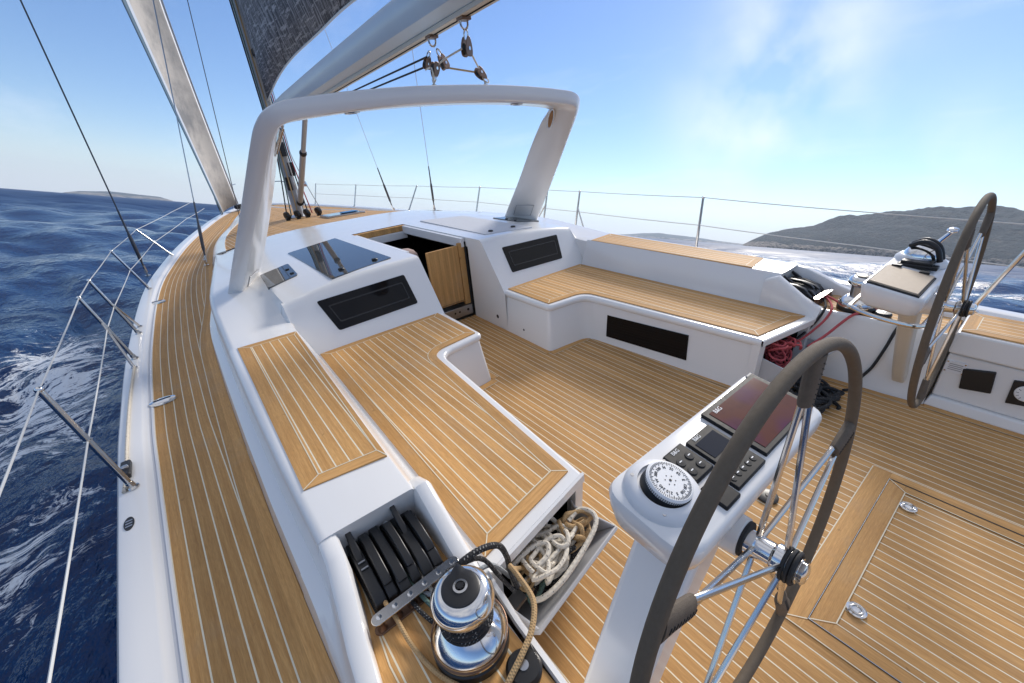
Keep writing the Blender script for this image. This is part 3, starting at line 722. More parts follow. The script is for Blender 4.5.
# ---------------- helm seats
for s in (-1, 1):
    mb = MB()
    x0 = 1.60
    mb.hull8([(s * 1.585, -.405, 0), (s * 2.06, -.405, 0), (s * 2.06, -2.5, 0), (s * 1.585, -2.5, 0)][::s], [(s * 1.60, -.425, .075), (s * 2.06, -.425, .075), (s * 2.06, -2.5, .075), (s * 1.60, -2.5, .075)][::s])
    mb.hull8([(s * 1.625, -.425, .075), (s * 2.06, -.425, .075), (s * 2.06, -2.5, .075), (s * 1.625, -2.5, .075)][::s], [(s * 1.625, -.425, .395), (s * 2.06, -.425, .395), (s * 2.06, -2.5, .395), (s * 1.625, -2.5, .395)][::s])
    seat = mb.build('helm_seat', 'gelcoat', yacht, bevel=.012, seg=3)
    mb = MB(); mb.hull8([(s * 1.605, -.418, .403), (s * 2.055, -.418, .403), (s * 2.055, -2.5, .403), (s * 1.605, -2.5, .403)][::s], [(s * 1.615, -.418, .548), (s * 2.055, -.418, .548), (s * 2.055, -2.5, .548), (s * 1.615, -2.5, .548)][::s])
    lid = mb.build('seat_lid', 'gelcoat', seat, bevel=.014, seg=3)
    mb = MB(); poly = mirror([(1.645, -.43), (2.02, -.43), (2.02, -2.48), (1.645, -2.48)], s)
    teak_pad(mb, poly, [.06] * 4, lambda x, y: .557, .01, ucoord=lambda x, y: abs(x))
    mb.build('seat_teak', ['teak_seat', 'teak_plain', 'caulk'], lid)
    if s > 0:
        X = 1.62
        mb = MB(); mb.box(X - .003, X + .01, -.527, -.430, .268, .352); pl = mb.build('vent_plate', 'white_plastic', seat, bevel=.002)
        mb = MB()
        for i in range(4): mb.box(X - .0045, X - .0035, -.512, -.447, .290 + .013 * i, .294 + .013 * i)
        mb.build('slot', 'print_grey', pl)
        for y in (-.520, -.438):
            for z in (.277, .343): mb = MB(); mb.lathe([(.005, 0), (.005, .003)], (X - .003, y, z), (-1, 0, 0), 10); mb.build('screw', 'steel', pl)
        mb = MB(); mb.hull8([(X - .01, -.535, .175), (X + .01, -.535, .175), (X + .01, -.675, .198), (X - .01, -.675, .198)], [(X - .01, -.515, .318), (X + .01, -.515, .318), (X + .01, -.655, .348), (X - .01, -.655, .348)])
        mb.build('access_panel', 'black', seat, bevel=.006)
        mb = MB(); mb.hull8([(X - .008, -.745, .165), (X + .01, -.745, .165), (X + .01, -.90, .19), (X - .008, -.90, .19)], [(X - .008, -.735, .325), (X + .01, -.735, .325), (X + .01, -.89, .352), (X - .008, -.89, .352)])
        g = mb.build('gauge_panel', 'black', seat, bevel=.004)
        mb = MB(); mb.lathe([(.052, 0), (.052, .006), (.047, .010)], (X - .008, -.808, .262), (-1, 0, 0), 28); dl = mb.build('gauge_dial', 'print_white', g)
        mb = MB(); mb.box(X - .0195, X - .0185, -.812, -.804, .258, .30)
        for a in range(0, 300, 30):
            q = R(a - 60); c = V((X - .019, -.808 + .038 * math.cos(q), .262 + .038 * math.sin(q))); mb.obox(c, (.0004, 0, 0), (0, .006 * math.cos(q), .006 * math.sin(q)), (0, -.0012 * math.sin(q), .0012 * math.cos(q)))
        mb.build('needle', 'black', dl)

# ---------------- arch
def arch_path():
    half = [(1.895, 3.915, .735), (1.78, 3.585, 1.085), (1.67, 3.27, 1.415), (1.562, 2.963, 1.744), (1.490, 2.757, 1.963), (1.448, 2.668, 2.062), (1.382, 2.604, 2.136), (1.262, 2.570, 2.182), (1.08, 2.560, 2.203), (.8, 2.557, 2.225), (.42, 2.555, 2.243)]
    ch = [(-.23, .46, .0), (-.21, .43, .0), (-.185, .40, .0), (-.16, .365, .02), (-.13, .345, .02), (-.10, .325, .015), (-.06, .31, .01), (-.03, .33, .0), (-.01, .34, 0), (0, .34, 0), (0, .34, 0)]
    L = [(V((-x, y, z)), V((-c[0], c[1], c[2]))) for (x, y, z), c in zip(half, ch)]
    Rr = [(V((x, y, z)), V(c)) for (x, y, z), c in zip(half, ch)][::-1]
    return L + [(V((0, 2.555, 2.249)), V((0, .34, 0)))] + Rr
st = arch_path()
A = smooth_path([a for a, c in st], 4); Cc = smooth_path([c for a, c in st], 4)
mb = MB(); rings = []
th = .116
for i in range(len(A)):
    t = (A[min(i + 1, len(A) - 1)] - A[max(i - 1, 0)]).normalized(); c = Cc[i]; u = c.normalized(); inn = u.cross(t).normalized()
    if inn.dot(V((0, 2.9, 1.2)) - A[i]) < 0: inn = -inn
    w = c.length; a = A[i]; r = .013
    ring = [a + u * r, a + u * (w * .5) - inn * .004, a + u * (w - r), a + u * (w - r * .3) + inn * r * .3, a + u * w + inn * r, a + u * w + inn * (th - r), a + u * (w - r * .3) + inn * (th - r * .3), a + u * (w - r) + inn * th,
            a + u * (w * .5) + inn * th, a + u * (r * 1.6) + inn * th, a + u * (r * .5) + inn * (th - r * .5), a + inn * (th - r * 1.6), a + inn * r, a + u * r * .3 + inn * r * .3]
    rings.append(ring)
mb.loft(rings, 0)
arch = mb.build('arch', 'gelcoat', yacht, angle=30)
# drip groove line / handles / lights on the arch
def arch_at(k):
    i = int(k * (len(A) - 1)); t = (A[min(i + 1, len(A) - 1)] - A[max(i - 1, 0)]).normalized(); c = Cc[i]; u = c.normalized(); inn = u.cross(t).normalized()
    if inn.dot(V((0, 2.9, 1.2)) - A[i]) < 0: inn = -inn
    return A[i], t, u, c.length, inn
for k in (.415, .585):
    a, t, u, w, inn = arch_at(k); mb = MB(); c = a + u * w * .55 + inn * (th + .001)
    mb.lathe([(.055, 0), (.055, .006), (.045, .010), (.03, .010)], c, inn, 24); dl = mb.build('downlight', 'steel', arch)
    mb = MB(); mb.lathe([(.03, .009), (.03, .0112)], c, inn, 20); mb.build('lens', 'print_grey', dl)
for k, sg in ((.205, -1), (.795, 1)):
    a, t, u, w, inn = arch_at(k); t = t if t.z > 0 else -t; c = a + u * (w - .085) + inn * (th + .004)
    mb = MB(); pts = []
    for q in range(24):
        an = 2 * math.pi * q / 24; pts.append((math.cos(an) * .042, math.sin(an) * .13))
    mb.loft([[c + u * x + t * y for x, y in pts], [c + u * x + t * y + inn * .014 for x, y in pts]], flip=(sg < 0))
    hdl = mb.build('grab_handle', 'steel', arch, bevel=.004)
    mb = MB(); mb.loft([[c + u * x * .6 + t * y * .82 + inn * .012 for x, y in pts], [c + u * x * .55 + t * y * .8 + inn * .019 for x, y in pts]], flip=(sg < 0)); mb.build('inlay', 'amber', hdl)
for k, sg in ((.028, -1), (.972, 1)):
    a, t, u, w, inn = arch_at(k); t = t if t.z > 0 else -t; mb = MB(); c = a + u * w * .5 + inn * (th + .001) + t * .04
    q = [(-.12, -.10), (.12, -.10), (.12, .10), (-.12, .10)]
    mb.loft([[c + u * x + t * y for x, y in q], [c + u * x + t * y + inn * .005 for x, y in q]], flip=(sg < 0)); cv = mb.build('access_cover', 'gelcoat', arch, bevel=.003)
    mb = MB()
    for i in range(4):
        p, q2 = V(q[i]), V(q[(i + 1) % 4]); mb.tube([c + u * p.x * 1.03 + t * p.y * 1.03 + inn * .002, c + u * q2.x * 1.03 + t * q2.y * 1.03 + inn * .002], .0025, 6)
    mb.build('seal', 'print_grey', cv)
for x in (-.155, .325):
    mb = MB(); mb.lathe([(.022, -.02), (.02, .012), (.01, .018)], (x, 2.66, 2.246), (0, 0, 1), 14); mb.build('sheet_padeye', 'steel', arch)

# ================================================================== FITTINGS (each a thing)
# ---- steering wheels
WC = V((-1.108, -.38, .874)); WR = .572
def make_wheel():
    root = thing('steering_wheel', 'taupe leather steering wheel nearest the camera, in front of the port helm console', 'steering wheel', (0, 0, 0), 'twin steering wheels')
    mb = MB(); mb.torus((0, 0, 0), (0, 1, 0), WR, .0165, 96, 14); rim = mb.build('rim', 'leather', root)
    mb = MB(); mb.lathe([(.036, .06), (.036, .03), (.033, .026), (.033, -.012), (.037, -.016), (.040, -.02), (.040, -.05), (.034, -.052), (.034, -.06)], (0, .0, 0), (0, 1, 0), 32); mb.lathe([(.034, -.06), (.034, -.075)], (0, 0, 0), (0, 1, 0), 24)
    hub = mb.build('hub', 'chrome', root)
    mb = MB()
    for y in (-.036, -.047, -.058): mb.torus((0, y - .008, 0), (0, 1, 0), .041, .0052, 32, 8)
    mb.build('brake_ring', 'rubber', hub)
    mb = MB(); mb.lathe([(.03, .0), (.03, .012), (.022, .018), (.01, .02)], (0, -.074, 0), (0, -1, 0), 24); mb.build('cap', 'chrome', hub)
    for k in range(5):
        a = R(82 + 72 * k); d = V((math.cos(a), 0, math.sin(a))); tg = V((-math.sin(a), 0, math.cos(a)))
        mb = MB()
        for q in (-1, 1):
            mb.tube([d * .034 + V((0, q * .034 - .006, 0)), d * (WR - .13) + V((0, q * .003, 0)) + tg * q * .0155, d * (WR - .01) + V((0, q * .002, 0)) + tg * q * .014], .0075, 10)
        sp = mb.build('spoke', 'steel', root)
        mb = MB(); rings = []
        for r_, hw, hy in ((WR - .135, .0255, .0135), (WR - .128, .0280, .0155), (WR - .06, .0285, .017), (WR - .010, .037, .0175)):
            c = d * r_; rings.append([c + tg * hw * math.cos(2 * math.pi * i / 16) + V((0, 1, 0)) * hy * math.sin(2 * math.pi * i / 16) for i in range(16)])
        mb.loft(rings, 0, flip=False); sv = mb.build('leather_sleeve', 'leather_sleeve', sp)
        mb = MB()
        for q in range(9): c = d * (WR - .128 + .0125 * q) + V((0, -.0150 - .0003 * q, 0)); mb.obox(c, tg * .0055 + d * .002, d * .0012, V((0, .0015, 0)))
        mb.build('stitching', 'rubber', sv)
    return root
whl = make_wheel()
wh2 = copy_tree(whl); wh2['label'] = 'far steering wheel seen edge-on beside the starboard console, hill behind it'
for w, s, spin in ((whl, -1, 0.), (wh2, 1, R(-39))):
    w.matrix_basis = Matrix.Translation((s * 1.108, -.38, .874)) @ Matrix.Rotation(-.062, 4, 'X') @ Matrix.Rotation(spin, 4, 'Y')
# ---- helm consoles
def console(s, label):
    root = thing('helm_console', label, 'helm console', (s * 1.05, -.18, .9), 'helm consoles')
    zt = lambda y: 1.079 + (y + .07) * .155
    def ring(d, dz, rel=False):
        poly = [(.612 + d, -.06 - d), (1.405 - d, -.06 - d), (1.405 - d, -.318 + d), (.612 + d, -.318 + d)]
        q = rounded(poly, [.035, .06, .075, .045], 5)
        return [(s * x, y, zt(y) + dz) for x, y in (q if s < 0 else q[::-1])]
    mb = MB()
    low = lambda d, z0: [(p[0], p[1], z0 + (p[1] + .19) * .10) for p in ring(d, 0)]
    mb.loft([low(.085, .935), low(.035, .943), low(.014, .962), ring(.003, -.05), ring(.0, -.016), ring(.005, -.004), ring(.014, 0.)][::1], 0, flip=False)
    body = mb.build('body', 'gelcoat', root, angle=40)
    yf = -.085 if s < 0 else -.185
    mb = MB()
    def lr(x, z, hx, y0, y1): 
        q = [(s * (x - hx), y0, z), (s * (x + hx), y0, z), (s * (x + hx), y1, z), (s * (x - hx), y1, z)]; return q if s > 0 else q[::-1]
    mb.loft([lr(1.60, .13, .07, -.285, yf - .03), lr(1.50, .26, .07, -.275, yf - .02), lr(1.31, .58, .075, -.265, yf), lr(1.16, .82, .085, -.265, yf + .01), lr(1.10, .955, .12, -.27, yf + .015)])
    leg = mb.build('leg', 'gelcoat', root, bevel=.02, seg=3)
    if s > 0:
        mb = MB(); mb.loft([[(1.425, -.282, .262), (1.425, -.135, .262), (1.43, -.135, .262), (1.43, -.282, .262)][::-1], [(1.068, -.282, .84), (1.068, -.105, .84), (1.073, -.105, .84), (1.073, -.282, .84)][::-1]])
    # boss that carries the wheel axle
    mb = MB(); ax = V((0, -1, .055)).normalized(); c = V((s * 1.105, -.17, .862))
    mb.lathe([(.080, 0), (.070, .04), (.060, .08), (.056, .146), (.050, .150)], c, ax, 32); boss = mb.build('axle_boss', 'gelcoat', root)
    mb = MB(); mb.lathe([(.051, .147), (.051, .158), (.04, .160)], c, ax, 32); mb.build('seal_ring', 'rubber', boss)
    return root, body, zt
pc, pbody, zt = console(-1, 'white port helm console with compass, displays and keypads under the near wheel')
def panel(x0, x1, y0, y1, h, name, mat, parent, s=-1, bev=.002, z0=-.004):
    mb = MB(); q = [(s * x0, y0), (s * x1, y0), (s * x1, y1), (s * x0, y1)]
    A = sum(q[i][0] * q[(i + 1) % 4][1] - q[(i + 1) % 4][0] * q[i][1] for i in range(4))
    if A < 0: q = q[::-1]
    mb.loft([[(x, y, zt(y) + z0) for x, y in q], [(x, y, zt(y) + h) for x, y in q]]); return mb.build(name, mat, parent, bevel=bev)
plot = panel(.628, .962, -.282, -.082, .012, 'chart_display', 'gadget', pc)
scr = panel(.648, .942, -.268, -.098, .0132, 'screen', 'screen_red', plot, bev=0, z0=.0)
# the screen's purple reflection is painted into its colour
def pt(x, y, h): return (-x, y, zt(y) + h)
ydir = (0, 1, .155)
text_part('logo', 'B&G', pt(.905, -.106, .0138), .020, 'print_white', plot, (1, 0, 0), ydir)
mbk = panel(.618, .652, -.215, -.072, .006, 'pattern_plate', 'print_grey', pc)
mb = MB()
for i in range(9): y = -.082 - i * .0145; mb.tube([pt(.623, y, .0065), pt(.635, y - .009, .0065), pt(.647, y, .0065)], .0018, 5)
mb.build('wave_motif', 'print_white', mbk)
sm = panel(.985, 1.105, -.224, -.118, .012, 'instrument_display', 'gadget', pc)
s2 = panel(.998, 1.092, -.200, -.140, .0132, 'screen', 'screen_dark', sm, bev=0, z0=0)
text_part('logo', 'B&G', pt(1.065, -.129, .0128), .017, 'print_white', sm, (1, 0, 0), ydir)
kp = panel(.985, 1.135, -.290, -.234, .011, 'keypad', 'gadget', pc, bev=.003)
mb = MB()
for i in range(5): mb.lathe([(.0095, .010), (.0095, .0125)], pt(1.008 + .027 * i, -.262, 0), (0, -.155, 1), 14)
mb.build('button', 'rubber', kp)
mb = MB()
for i in range(5): mb.obox(pt(1.008 + .027 * i, -.262, .0130), (.0045, 0, 0), (0, .0015, 0), (0, 0, .0003))
mb.build('button_mark', 'print_white', kp)
pa = panel(1.118, 1.205, -.212, -.108, .012, 'pilot_control', 'gadget', pc, bev=.004)
text_part('logo', 'B&G', pt(1.162, -.121, .0128), .016, 'print_white', pa, (1, 0, 0), ydir)
mb = MB()
for dx in (-.02, .02):
    for y in (-.150, -.184): mb.lathe([(.0135, .011), (.0125, .0145), (.006, .015)], pt(1.162 + dx, y, 0), (0, -.155, 1), 16)
mb.build('button', 'rubber', pa)
mb = MB()
for dx in (-.02, .02):
    for y in (-.150, -.184): mb = MB(); mb.obox(pt(1.162 + dx, y, .0155), (.005, 0, 0), (0, .0014, 0), (0, 0, .0003)); mb.build('button_mark', 'print_white', pa)
pb = panel(1.145, 1.215, -.300, -.226, .010, 'engine_panel', 'gadget', pc, bev=.004)
# compass
cc = V(pt(1.292, -.168, 0)); up = V((0, -.155, 1)).normalized()
mb = MB(); mb.lathe([(.100, -.004), (.099, .006), (.090, .018), (.080, .026), (.068, .028), (.066, .020)], cc, up, 48); cp = mb.build('compass', 'white_plastic', pc)
tilt = V((.10, -.32, 1)).normalized()
mb = MB(); mb.lathe([(.064, .0), (.062, .022), (.058, .034)], cc, tilt, 40); mb.build('compass_bowl', 'black', cp)
tx = V((1, 0, 0)); tx = (tx - tilt * tx.dot(tilt)).normalized(); ty = tilt.cross(tx)
mb = MB(); mb.lathe([(.059, .034), (.061, .046), (.056, .050)], cc, tilt, 40); NW = len(mb.f)
for k in range(72):
    a = 2 * math.pi * k / 72; L = .006 if k % 3 else .010; d = tx * math.cos(a) + ty * math.sin(a)
    mb.obox(cc + tilt * .0506 + d * (.054 - L / 2), d * L / 2, d.cross(tilt) * .0006, tilt * .0003)
    mb.obox(cc + tilt * .040 + d * .0606, d * .0004, d.cross(tilt) * .0007, tilt * .004)
for k in range(6):
    a = 2 * math.pi * k / 6 + .4; d = tx * math.cos(a) + ty * math.sin(a); mb.lathe([(.0016, .0503), (.0016, .0508)], cc + d * .014, tilt, 10)
mb.lathe([(.0035, .0502), (.0035, .0512)], cc, tilt, 10)
mb.m = [0] * NW + [1] * (len(mb.f) - NW); rose = mb.build('compass_card', ['print_white', 'black'], cp)
for k, tx_ in enumerate(['N', '30', '60', 'E', '120', '150', 'S', '210', '240', 'W', '300', '330']):
    a = R(60 - 30 * k); d = tx * math.cos(a) + ty * math.sin(a)
    text_part('numeral', tx_, cc + tilt * .0506 + d * .037, .011, 'black', rose, -d.cross(tilt) * -1, d)
mb = MB()
for k in range(4):
    a = 2 * math.pi * k / 4 + .6; mb.lathe([(.005, .020), (.005, .0235)], cc + (tx * math.cos(a) + ty * math.sin(a)) * .083, up, 10)
mb.build('screw', 'steel', cp)
# starboard console: covered plotter and compass binnacle with throttle
sc_, sbody, zt = console(1, 'white starboard helm console with beige covered panel and chrome binnacle')
leg = [c for c in sc_.children if c.name.startswith('leg')][0]; leg.data.materials[0] = M['cream']
fr = panel(.632, .985, -.292, -.078, .008, 'panel_frame', 'rubber', sc_, s=1)
panel(.640, .977, -.284, -.086, .016, 'panel_cover', 'beige', fr, s=1, z0=.006)
mb = MB()
for y in (-.12, -.24): mb.box(.965, .995, y - .022, y + .022, zt(y) + .012, zt(y) + .026)
mb.build('cover_hinge', 'black', fr, bevel=.004)
c0 = V((1.22, -.175, zt(-.175)))
mb = MB(); mb.lathe([(.118, -.002), (.116, .016), (.10, .036), (.085, .042)], c0, (0, -.1, 1), 44); bn = mb.build('binnacle', 'white_plastic', sc_)
mb = MB(); mb.lathe([(.086, .036), (.085, .052), (.07, .078), (.045, .094), (.015, .10)], c0, (-.25, -.1, 1), 36); mb.build('dome', 'chrome', bn)
mb = MB()
for dx in (-.055, .005): mb.tube(smooth_path([c0 + V((dx - .02, -.09, .03)), c0 + V((dx - .02, -.06, .10)), c0 + V((dx, .0, .125)), c0 + V((dx + .02, .06, .09))], 5), .014, 8)
mb.box(c0.x - .15, c0.x - .03, c0.y - .075, c0.y + .06, c0.z, c0.z + .035); mb.box(c0.x - .16, c0.x - .10, c0.y - .10, c0.y + .07, c0.z, c0.z + .02)
mb.build('bracket', 'black', bn, bevel=.004)
mb = MB(); mb.tube([c0 + V((.06, -.02, .06)), c0 + V((.075, -.045, .115)), c0 + V((.095, -.07, .155))], [.014, .011, .010], 10); tl = mb.build('throttle_lever', 'chrome', bn)
mb = MB(); mb.ball(c0 + V((.10, -.075, .168)), .026, 16, 0, (1.3, 1, .62)); mb.build('knob', 'chrome', tl)
mb = MB(); mb.tube(smooth_path([(1.3, -.045, .955), (.68, -.042, .945), (.605, -.065, .94), (.580, -.19, .925), (.605, -.325, .915), (.70, -.345, .915), (1.0, -.345, .918)], 7), .0115, 10); mb.build('grab_rail', 'steel', sc_)

# ---- winches
def make_winch(label, loc, big=True):
    root = thing('winch', label, 'winch', loc, 'sheet winches')
    o = V(loc); k = 1. if big else .62
    mb = MB(); mb.lathe([(.120 * k, .002), (.120 * k, .030 * k), (.116 * k, .034 * k)], o, n=48); mb.build('base', 'black', root)
    mb = MB(); mb.lathe([(.116 * k, .034 * k), (.118 * k, .05 * k), (.112 * k, .066 * k), (.098 * k, .085 * k), (.080 * k, .10 * k), (.072 * k, .106 * k)], o, n=48); mb.build('skirt', 'chrome', root)
    mb = MB()
    for z in (.052, .060): mb.torus(o + V((0, 0, z * k)), (0, 0, 1), .118 * k, .0016, 48, 6)
    mb.build('band', 'bronze', root)
    mb = MB(); mb.lathe([(.064 * k, .10 * k), (.062 * k, .13 * k), (.064 * k, .185 * k), (.072 * k, .195 * k)], o, n=40); mb.build('drum', 'alu', root)
    mb = MB(); mb.lathe([(.072 * k, .193 * k), (.088 * k, .200 * k), (.094 * k, .212 * k), (.094 * k, .226 * k), (.089 * k, .238 * k), (.080 * k, .250 * k), (.070 * k, .258 * k), (.056 * k, .261 * k)], o, n=48); tp = mb.build('top_cap', 'chrome', root)
    mb = MB(); rows = []
    prof = [(.057, .259), (.056, .266), (.050, .269), (.020, .270)]
    for r, z in prof:
        ring = []
        for q in range(48):
            a = 2 * math.pi * q / 48; da = abs((a - 1.15 + math.pi) % (2 * math.pi) - math.pi); rr_ = r * (1 + .36 * max(0, 1 - da / .42) * (1 if r > .03 else 0))
            ring.append(o + V((rr_ * k * math.cos(a), rr_ * k * math.sin(a), z * k)))
        rows.append(ring)
    mb.loft(rows); mb.build('feeder_arm', 'black', tp)
    mb = MB(); mb.lathe([(.0215 * k, .268 * k), (.0215 * k, .273 * k), (.015 * k, .274 * k), (.013 * k, .266 * k)], o, n=24); sk = mb.build('socket', 'steel', tp)
    mb = MB(); pts = []
    for q in range(16): r = .0125 if q % 2 else .0085; a = math.pi * q / 8; pts.append((o.x + r * k * math.cos(a), o.y + r * k * math.sin(a)))
    mb.prism(pts, o.z + .272 * k, o.z + .2752 * k); mb.build('star_hole', 'black', sk)
    return root
w1 = make_winch('large chrome winch with rope turns on the teak ledge nearest the camera', (-1.748, .155, IZ))
w2 = copy_tree(w1); w2.location = (1.775, .15, IZ); w2['label'] = 'chrome winch on the far starboard ledge in front of the console'
mb = MB()
def small_winch(label, loc):
    root = thing('winch_socket', label, 'winch socket', loc, 'flat black winch sockets')
    o = V(loc)
    mb = MB(); mb.lathe([(.052, .002), (.054, .02), (.046, .034), (.018, .036)], o, n=32); b = mb.build('body', 'black', root)
    pts = [(o.x + .052 * math.cos(a), o.y + .052 * math.sin(a)) for a in (R(10), R(60))] + [(o.x + .078 * math.cos(R(38)), o.y + .078 * math.sin(R(38)))]
    mb = MB(); mb.prism([pts[0], pts[2], pts[1], (o.x, o.y)], o.z + .006, o.z + .028); mb.build('lever', 'black', root, bevel=.003)
    mb = MB(); mb.lathe([(.016, .033), (.015, .0385), (.008, .039)], o, n=20); mb.build('button', 'alu', root)
    return root
s1 = small_winch('round black socket cap beside the near winch, cut by the bottom edge', (-1.678, -.020, IZ))
s2_ = copy_tree(s1); s2_.location = (1.745, -.02, IZ); s2_['label'] = 'black socket cap lying on the starboard ledge under the console'
def helix(c, r, z0, z1, turns, n=24):
    return [(c[0] + r * math.cos(2 * math.pi * t / n), c[1] + r * math.sin(2 * math.pi * t / n), z0 + (z1 - z0) * t / (n * turns)) for t in range(int(n * turns) + 1)]
# ---- clutch banks
def clutch_bank(s, label):
    x0, x1 = 1.685, 1.945; yc = .575; zb = IZ
    root = thing('rope_clutch_bank', label, 'rope clutches', (s * 1.815, yc, zb), 'rope clutch banks')
    mb = MB(); mb.box(s * 1.68, s * 1.95, .42, .735, zb + .001, zb + .014); mb.build('base_plate', 'black', root, bevel=.003)
    n = 6; wdt = (x1 - x0) / n
    for i in range(n):
        xc = x1 - wdt * (i + .5); a, b = xc - wdt * (.47, .42, .46, .40, .47, .43)[i], xc + wdt * (.47, .42, .46, .40, .47, .43)[i]
        yo = (0, .0, .02, .01, .02, .0)[i]
        prof = [(.42, .012), (.73, .012), (.735, .045), (.70, .085), (.62, .108), (.52, .104), (.455, .085), (.42, .05)]
        prof = [(y - yo * .5, z * 1.0 * (1, .93, .9, 1.02, 1, .9)[i]) for y, z in prof]
        mb = MB(); ra = [(s * a, y, zb + z) for y, z in prof]; rb = [(s * b, y, zb + z) for y, z in prof]
        mb.loft([ra, rb], 0, flip=(s < 0) is False); cl = mb.build('clutch', 'black', root, bevel=.005)
        up_ = i in (0, 4)
        mb = MB(); hw = wdt * (.30, .36, .40, .33, .28, .38)[i]
        if up_: P0 = [(.575, .085, .022), (.615, .118, .026), (.67, .152, .020), (.72, .178, .024), (.745, .183, .016)]
        else:
            e0 = (0, .02, .0, .035, 0, .05)[i]; P0 = [(.715 - e0, .070, .016), (.70 - e0, .102, .020), (.64, .126, .024), (.55, .125, .022), (.47 + e0 * .4, .108, .018), (.435 + e0 * .6, .088, .010)]
        k_ = (1, .93, .9, 1.02, 1, .9)[i]
        rg = []
        for q in range(len(P0)):
            y, z, t_ = P0[q]; ya, za, _ = P0[max(q - 1, 0)]; yb, zb2, _ = P0[min(q + 1, len(P0) - 1)]; d_ = V((0, yb - ya, zb2 - za)).normalized(); nn = V((0, -d_.z, d_.y)) * (t_ * .5)
            c_ = V((s * xc, y - yo * .5, zb + z * k_)); e_ = V((hw * (.8 if up_ and q > 1 else 1), 0, 0)); rg.append([c_ - e_ - nn, c_ + e_ - nn, c_ + e_ + nn, c_ - e_ + nn])
        mb.loft(rg, 0, flip=not up_); mb.build('lever', 'black', cl, bevel=.004)
        if i in (3, 4):
            for q in range(4):
                mb = MB(); mb.lathe([(.0085, 0), (.0085, .003)], (s * xc, .64 - .034 * q, zb + (.1335 if not up_ else .109) - .003 * q), (0, 0, 1), 12); mb.build('stud', 'alu', cl)
        if i == 0:
            for q in range(2): mb = MB(); mb.box(s * (xc - .012), s * (xc + .012), .560 - .03 * q, .566 - .03 * q, zb + .108, zb + .113); mb.build('stud', 'alu', cl)
    return root
clutch_bank(-1, 'bank of six black rope clutches in the recess beside the near winch')
clutch_bank(1, 'bank of black rope clutches on the far ledge, seen end-on near the red line')
def organiser(s, label):
    root = thing('rope_organiser', label, 'rope organiser', (s * 1.80, .385, IZ), 'steel rope organisers')
    a, b = V((s * 1.955, .375, IZ + .058)), V((s * 1.665, .385, IZ + .058)); d = (b - a).normalized(); q = V((-d.y, d.x, 0)) * .021
    def bar(z0, z1, name, mat):
        mb = MB(); ring = []
        for k in range(9): an = math.pi / 2 + math.pi * k / 8; ring.append(a + d * .02 * (math.cos(an)) + q * math.sin(an))
        for k in range(9): an = -math.pi / 2 + math.pi * k / 8; ring.append(b + d * .02 * (math.cos(an)) + q * math.sin(an))
        A = sum(ring[i].x * ring[(i + 1) % 18].y - ring[(i + 1) % 18].x * ring[i].y for i in range(18))
        if A < 0: ring = ring[::-1]
        mb.loft([[(p.x, p.y, p.z + z0) for p in ring], [(p.x, p.y, p.z + z1) for p in ring]]); return mb.build(name, mat, root, bevel=.0015)
    top = bar(-.004, .003, 'top_plate', 'steel'); bar(-.056, -.050, 'base_plate', 'bronze')
    mb = MB()
    for k in range(6): mb.lathe([(.009, .003), (.009, .006), (.004, .0065)], a + (b - a) * (.02 + .96 * k / 5), n=14)
    mb.build('bolt', 'chrome', top)
    mb = MB()
    for k in range(6): mb.lathe([(.017, -.050), (.010, -.035), (.010, -.02), (.017, -.006)], a + (b - a) * (.02 + .96 * k / 5), n=16)
    mb.build('sheave', 'bronze', root)
organiser(-1, 'steel rope organiser bar with bolts beside the near winch')
organiser(1, 'steel rope organiser bar on the far ledge by the red line')

# ---- ropes
def rope(name, label, pts, r, mat, cat='rope', group=None, k=8, n=8):
    mb = MB(); P = smooth_path(pts, k); mb.tube(P, r, n); return tag(mb.build(name, mat, origin=pts[0]), label, cat, group)
wz = IZ
o1 = V((-1.748, .155, IZ))
pts = [(-1.905, .78, .56), (-1.912, .42, .545), (-1.905, .36, .53), (-1.90, .25, .512), (-1.87, .12, .511), (-1.80, .005, .512), (-1.74, -.04, .515)]
rope('sheet_rope', 'tan rope running aft from the clutches past the winch base', pts, .0075, 'rope_tan')
# black flecked turns on the drum and tail to the bin
P = helix(o1, .074, IZ + .112, IZ + .182, 3.6)
P = [(-1.722, .50, .56), (-1.72, .385, .535)] + [(-1.80, .27, .60)] * 0 + P[4:] + [(o1.x - .02, o1.y + .098, IZ + .20), (o1.x + .08, o1.y + .10, IZ + .20), (o1.x + .15, o1.y + .12, IZ + .12), (o1.x + .20, o1.y + .13, IZ - .02), (o1.x + .26, o1.y + .13, IZ - .18)]
mb = MB(); mb.tube(smooth_path(P, 3), .0085, 8); tag(mb.build('sheet_rope', 'rope_blackfleck', origin=o1), 'black flecked rope wound round the near winch and led into the bin', 'rope')
rope('sheet_rope', 'thick black rope arched over the top of the near winch', [(-1.70, .36, .52), (-1.73, .29, .62), (-1.70, .262, .70), (-1.62, .255, .71), (-1.545, .26, .66), (-1.51, .27, .56), (-1.49, .29, .44), (-1.46, .30, .30)], .011, 'rope_blackfleck')
rope('sheet_rope', 'tan rope looped from the bin over the ledge edge towards the socket cap', [(-1.36, .36, .26), (-1.46, .31, .40), (-1.512, .25, .53), (-1.526, .182, .56), (-1.542, .091, .56), (-1.60, .03, .558), (-1.67, -.003, .552), (-1.74, -.025, .535), (-1.80, -.05, .515)], .0095, 'rope_tan')
rope('sheet_rope', 'grey rope leaving the organiser bar beside the near winch', [(-1.80, .78, .56), (-1.80, .42, .53), (-1.79, .37, .525), (-1.73, .31, .53), (-1.65, .30, .55), (-1.56, .30, .53), (-1.47, .33, .34)], .0085, 'rope_grey')
